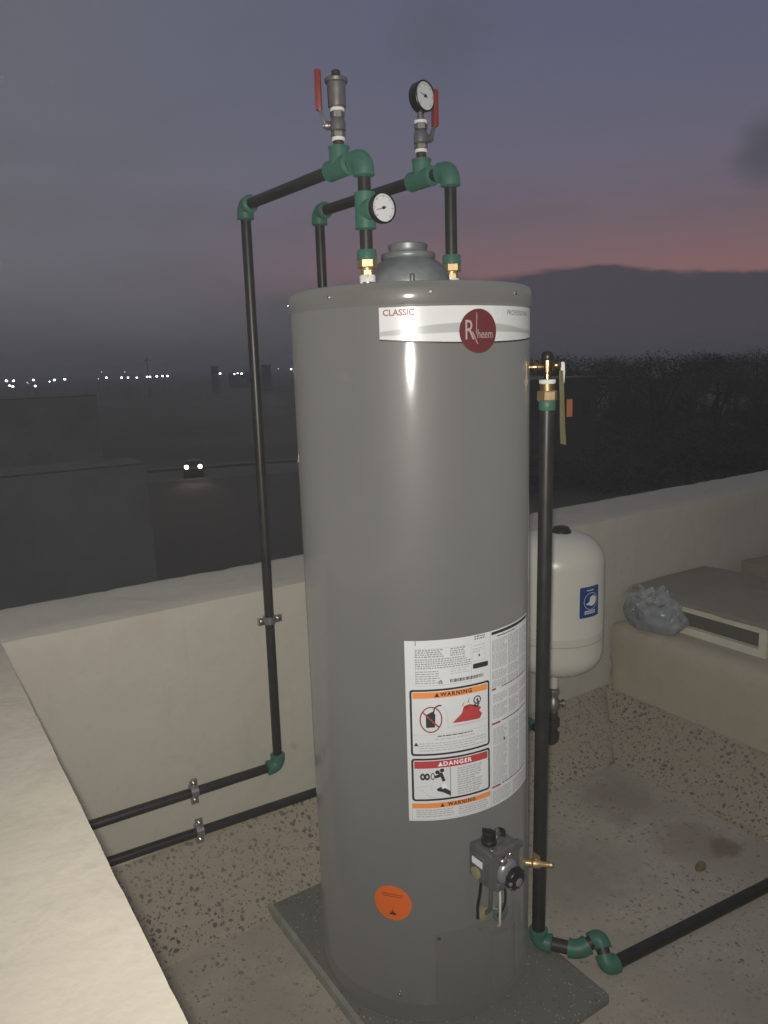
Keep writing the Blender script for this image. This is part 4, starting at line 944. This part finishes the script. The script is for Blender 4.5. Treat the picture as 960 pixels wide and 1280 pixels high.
for s in range(3):
    tr, cr = tree_meshes(s+20); m1 = bpy.data.meshes.new('trunk'); tr.bm.to_mesh(m1); tr.bm.free(); m1.materials.append(BARK)
    m2 = bpy.data.meshes.new('crown'); cr.bm.to_mesh(m2); cr.bm.free(); m2.materials.append(LEAFM); protos.append((m1, m2))
def tree(px, d, ytop, wide, k, label, group=None):
    b = bear(px, d); H = pix(px, ytop, d).z-GZ
    t = thing('tree', label, 'tree', tuple(b), group); t.scale = (H*wide, H*wide, H); t.rotation_euler = (0, 0, px*.37)
    for nm, me in zip(('trunk', 'crown'), protos[k]):
        o = bpy.data.objects.new(nm, me); COL.objects.link(o); o.parent = t
TR_L = 'dark leafy tree in the grove beyond the parapet on the sunset side'
for i, (px, d, yt, w) in enumerate([(690, 75, 437, 1.0), (735, 82, 441, 1.2), (775, 105, 440, 1.4), (822, 72, 431, 1.2), (800, 95, 441, 1.4), (868, 100, 435, 1.4), (910, 115, 436, 1.5), (950, 95, 432, 1.3), (1000, 88, 430, 1.3), (845, 130, 438, 1.6), (765, 160, 441, 1.7), (705, 150, 440, 1.7), (885, 160, 437, 1.7), (970, 160, 435, 1.7), (1040, 90, 434, 1.3), (665, 95, 441, 1.2), (925, 135, 440, 1.6), (900, 82, 446, 1.3)]):
    tree(px, d, yt, w, i % 3, TR_L, 'dark trees beyond the parapet')
def bush_mesh(seed):
    rnd = random.Random(seed); cr = MB()
    for k in range(8):
        c = Vector((rnd.uniform(-.5, .5), rnd.uniform(-.5, .5), rnd.uniform(.25, .72))); r = rnd.uniform(.22, .36)
        for q in range(300):
            p = c+Vector((rnd.gauss(0, 1), rnd.gauss(0, 1), rnd.gauss(0, .8))).normalized()*r*rnd.random()**.35
            if p.z < 0: continue
            t = Vector((rnd.gauss(0, 1), rnd.gauss(0, 1), rnd.gauss(0, 1))).normalized(); b = t.orthogonal().normalized(); s = rnd.uniform(.018, .036)
            cr.poly([p-t*s, p-b*s*.5, p+t*s, p+b*s*.5])
    me = bpy.data.meshes.new('foliage'); cr.bm.to_mesh(me); cr.bm.free(); me.materials.append(LEAFM)
    st_ = MB().sweep([(0, 0, -.1), (.02, 0, .3), (0, .03, .6)], [.05, .035, .015], 6); m1 = bpy.data.meshes.new('stem'); st_.bm.to_mesh(m1); st_.bm.free(); m1.materials.append(BARK)
    return me, m1
bushes = [bush_mesh(k+70) for k in range(3)]
rb = random.Random(5)
for k in range(46):
    d = 60+62*(k/46)**1.2; px = 668+((k*97) % 350)+rb.uniform(-12, 12)
    if 690 < px < 735 and d < 66: px += 60
    p = bear(px, d); H = rb.uniform(2.4, 4.2)
    if 693 < px < 740: H = 2.2
    t = thing('shrub', 'dark low shrub filling the ground under the trees beyond the parapet', 'shrub', tuple(p), 'dark shrubs below the trees beyond the parapet'); t.scale = (H*1.5, H*1.5, H); t.rotation_euler = (0, 0, k*1.3)
    for nm, me in zip(('foliage', 'stem'), bushes[k % 3]):
        o = bpy.data.objects.new(nm, me); COL.objects.link(o); o.parent = t
# ------------------------------------------------------------------ evening haze
hz = obj('haze', MB().box(-3010, -3010, GZ-1.5, 3010, 3010, 10.0), None); hz['kind'] = 'stuff'; hz['label'] = 'thin grey evening haze lying over the fields'; hz['category'] = 'haze'
hm = bpy.data.materials.new('haze'); hm.use_nodes = True; ht = hm.node_tree; ht.nodes.clear()
pv = ht.nodes.new('ShaderNodeVolumePrincipled'); pv.inputs['Color'].default_value = (.86, .86, .88, 1); pv.inputs['Density'].default_value = .0014; pv.inputs['Anisotropy'].default_value = .1
ho = ht.nodes.new('ShaderNodeOutputMaterial'); ht.links.new(pv.outputs[0], ho.inputs['Volume']); hz.data.materials.append(hm)
print('objects', len(bpy.data.objects))
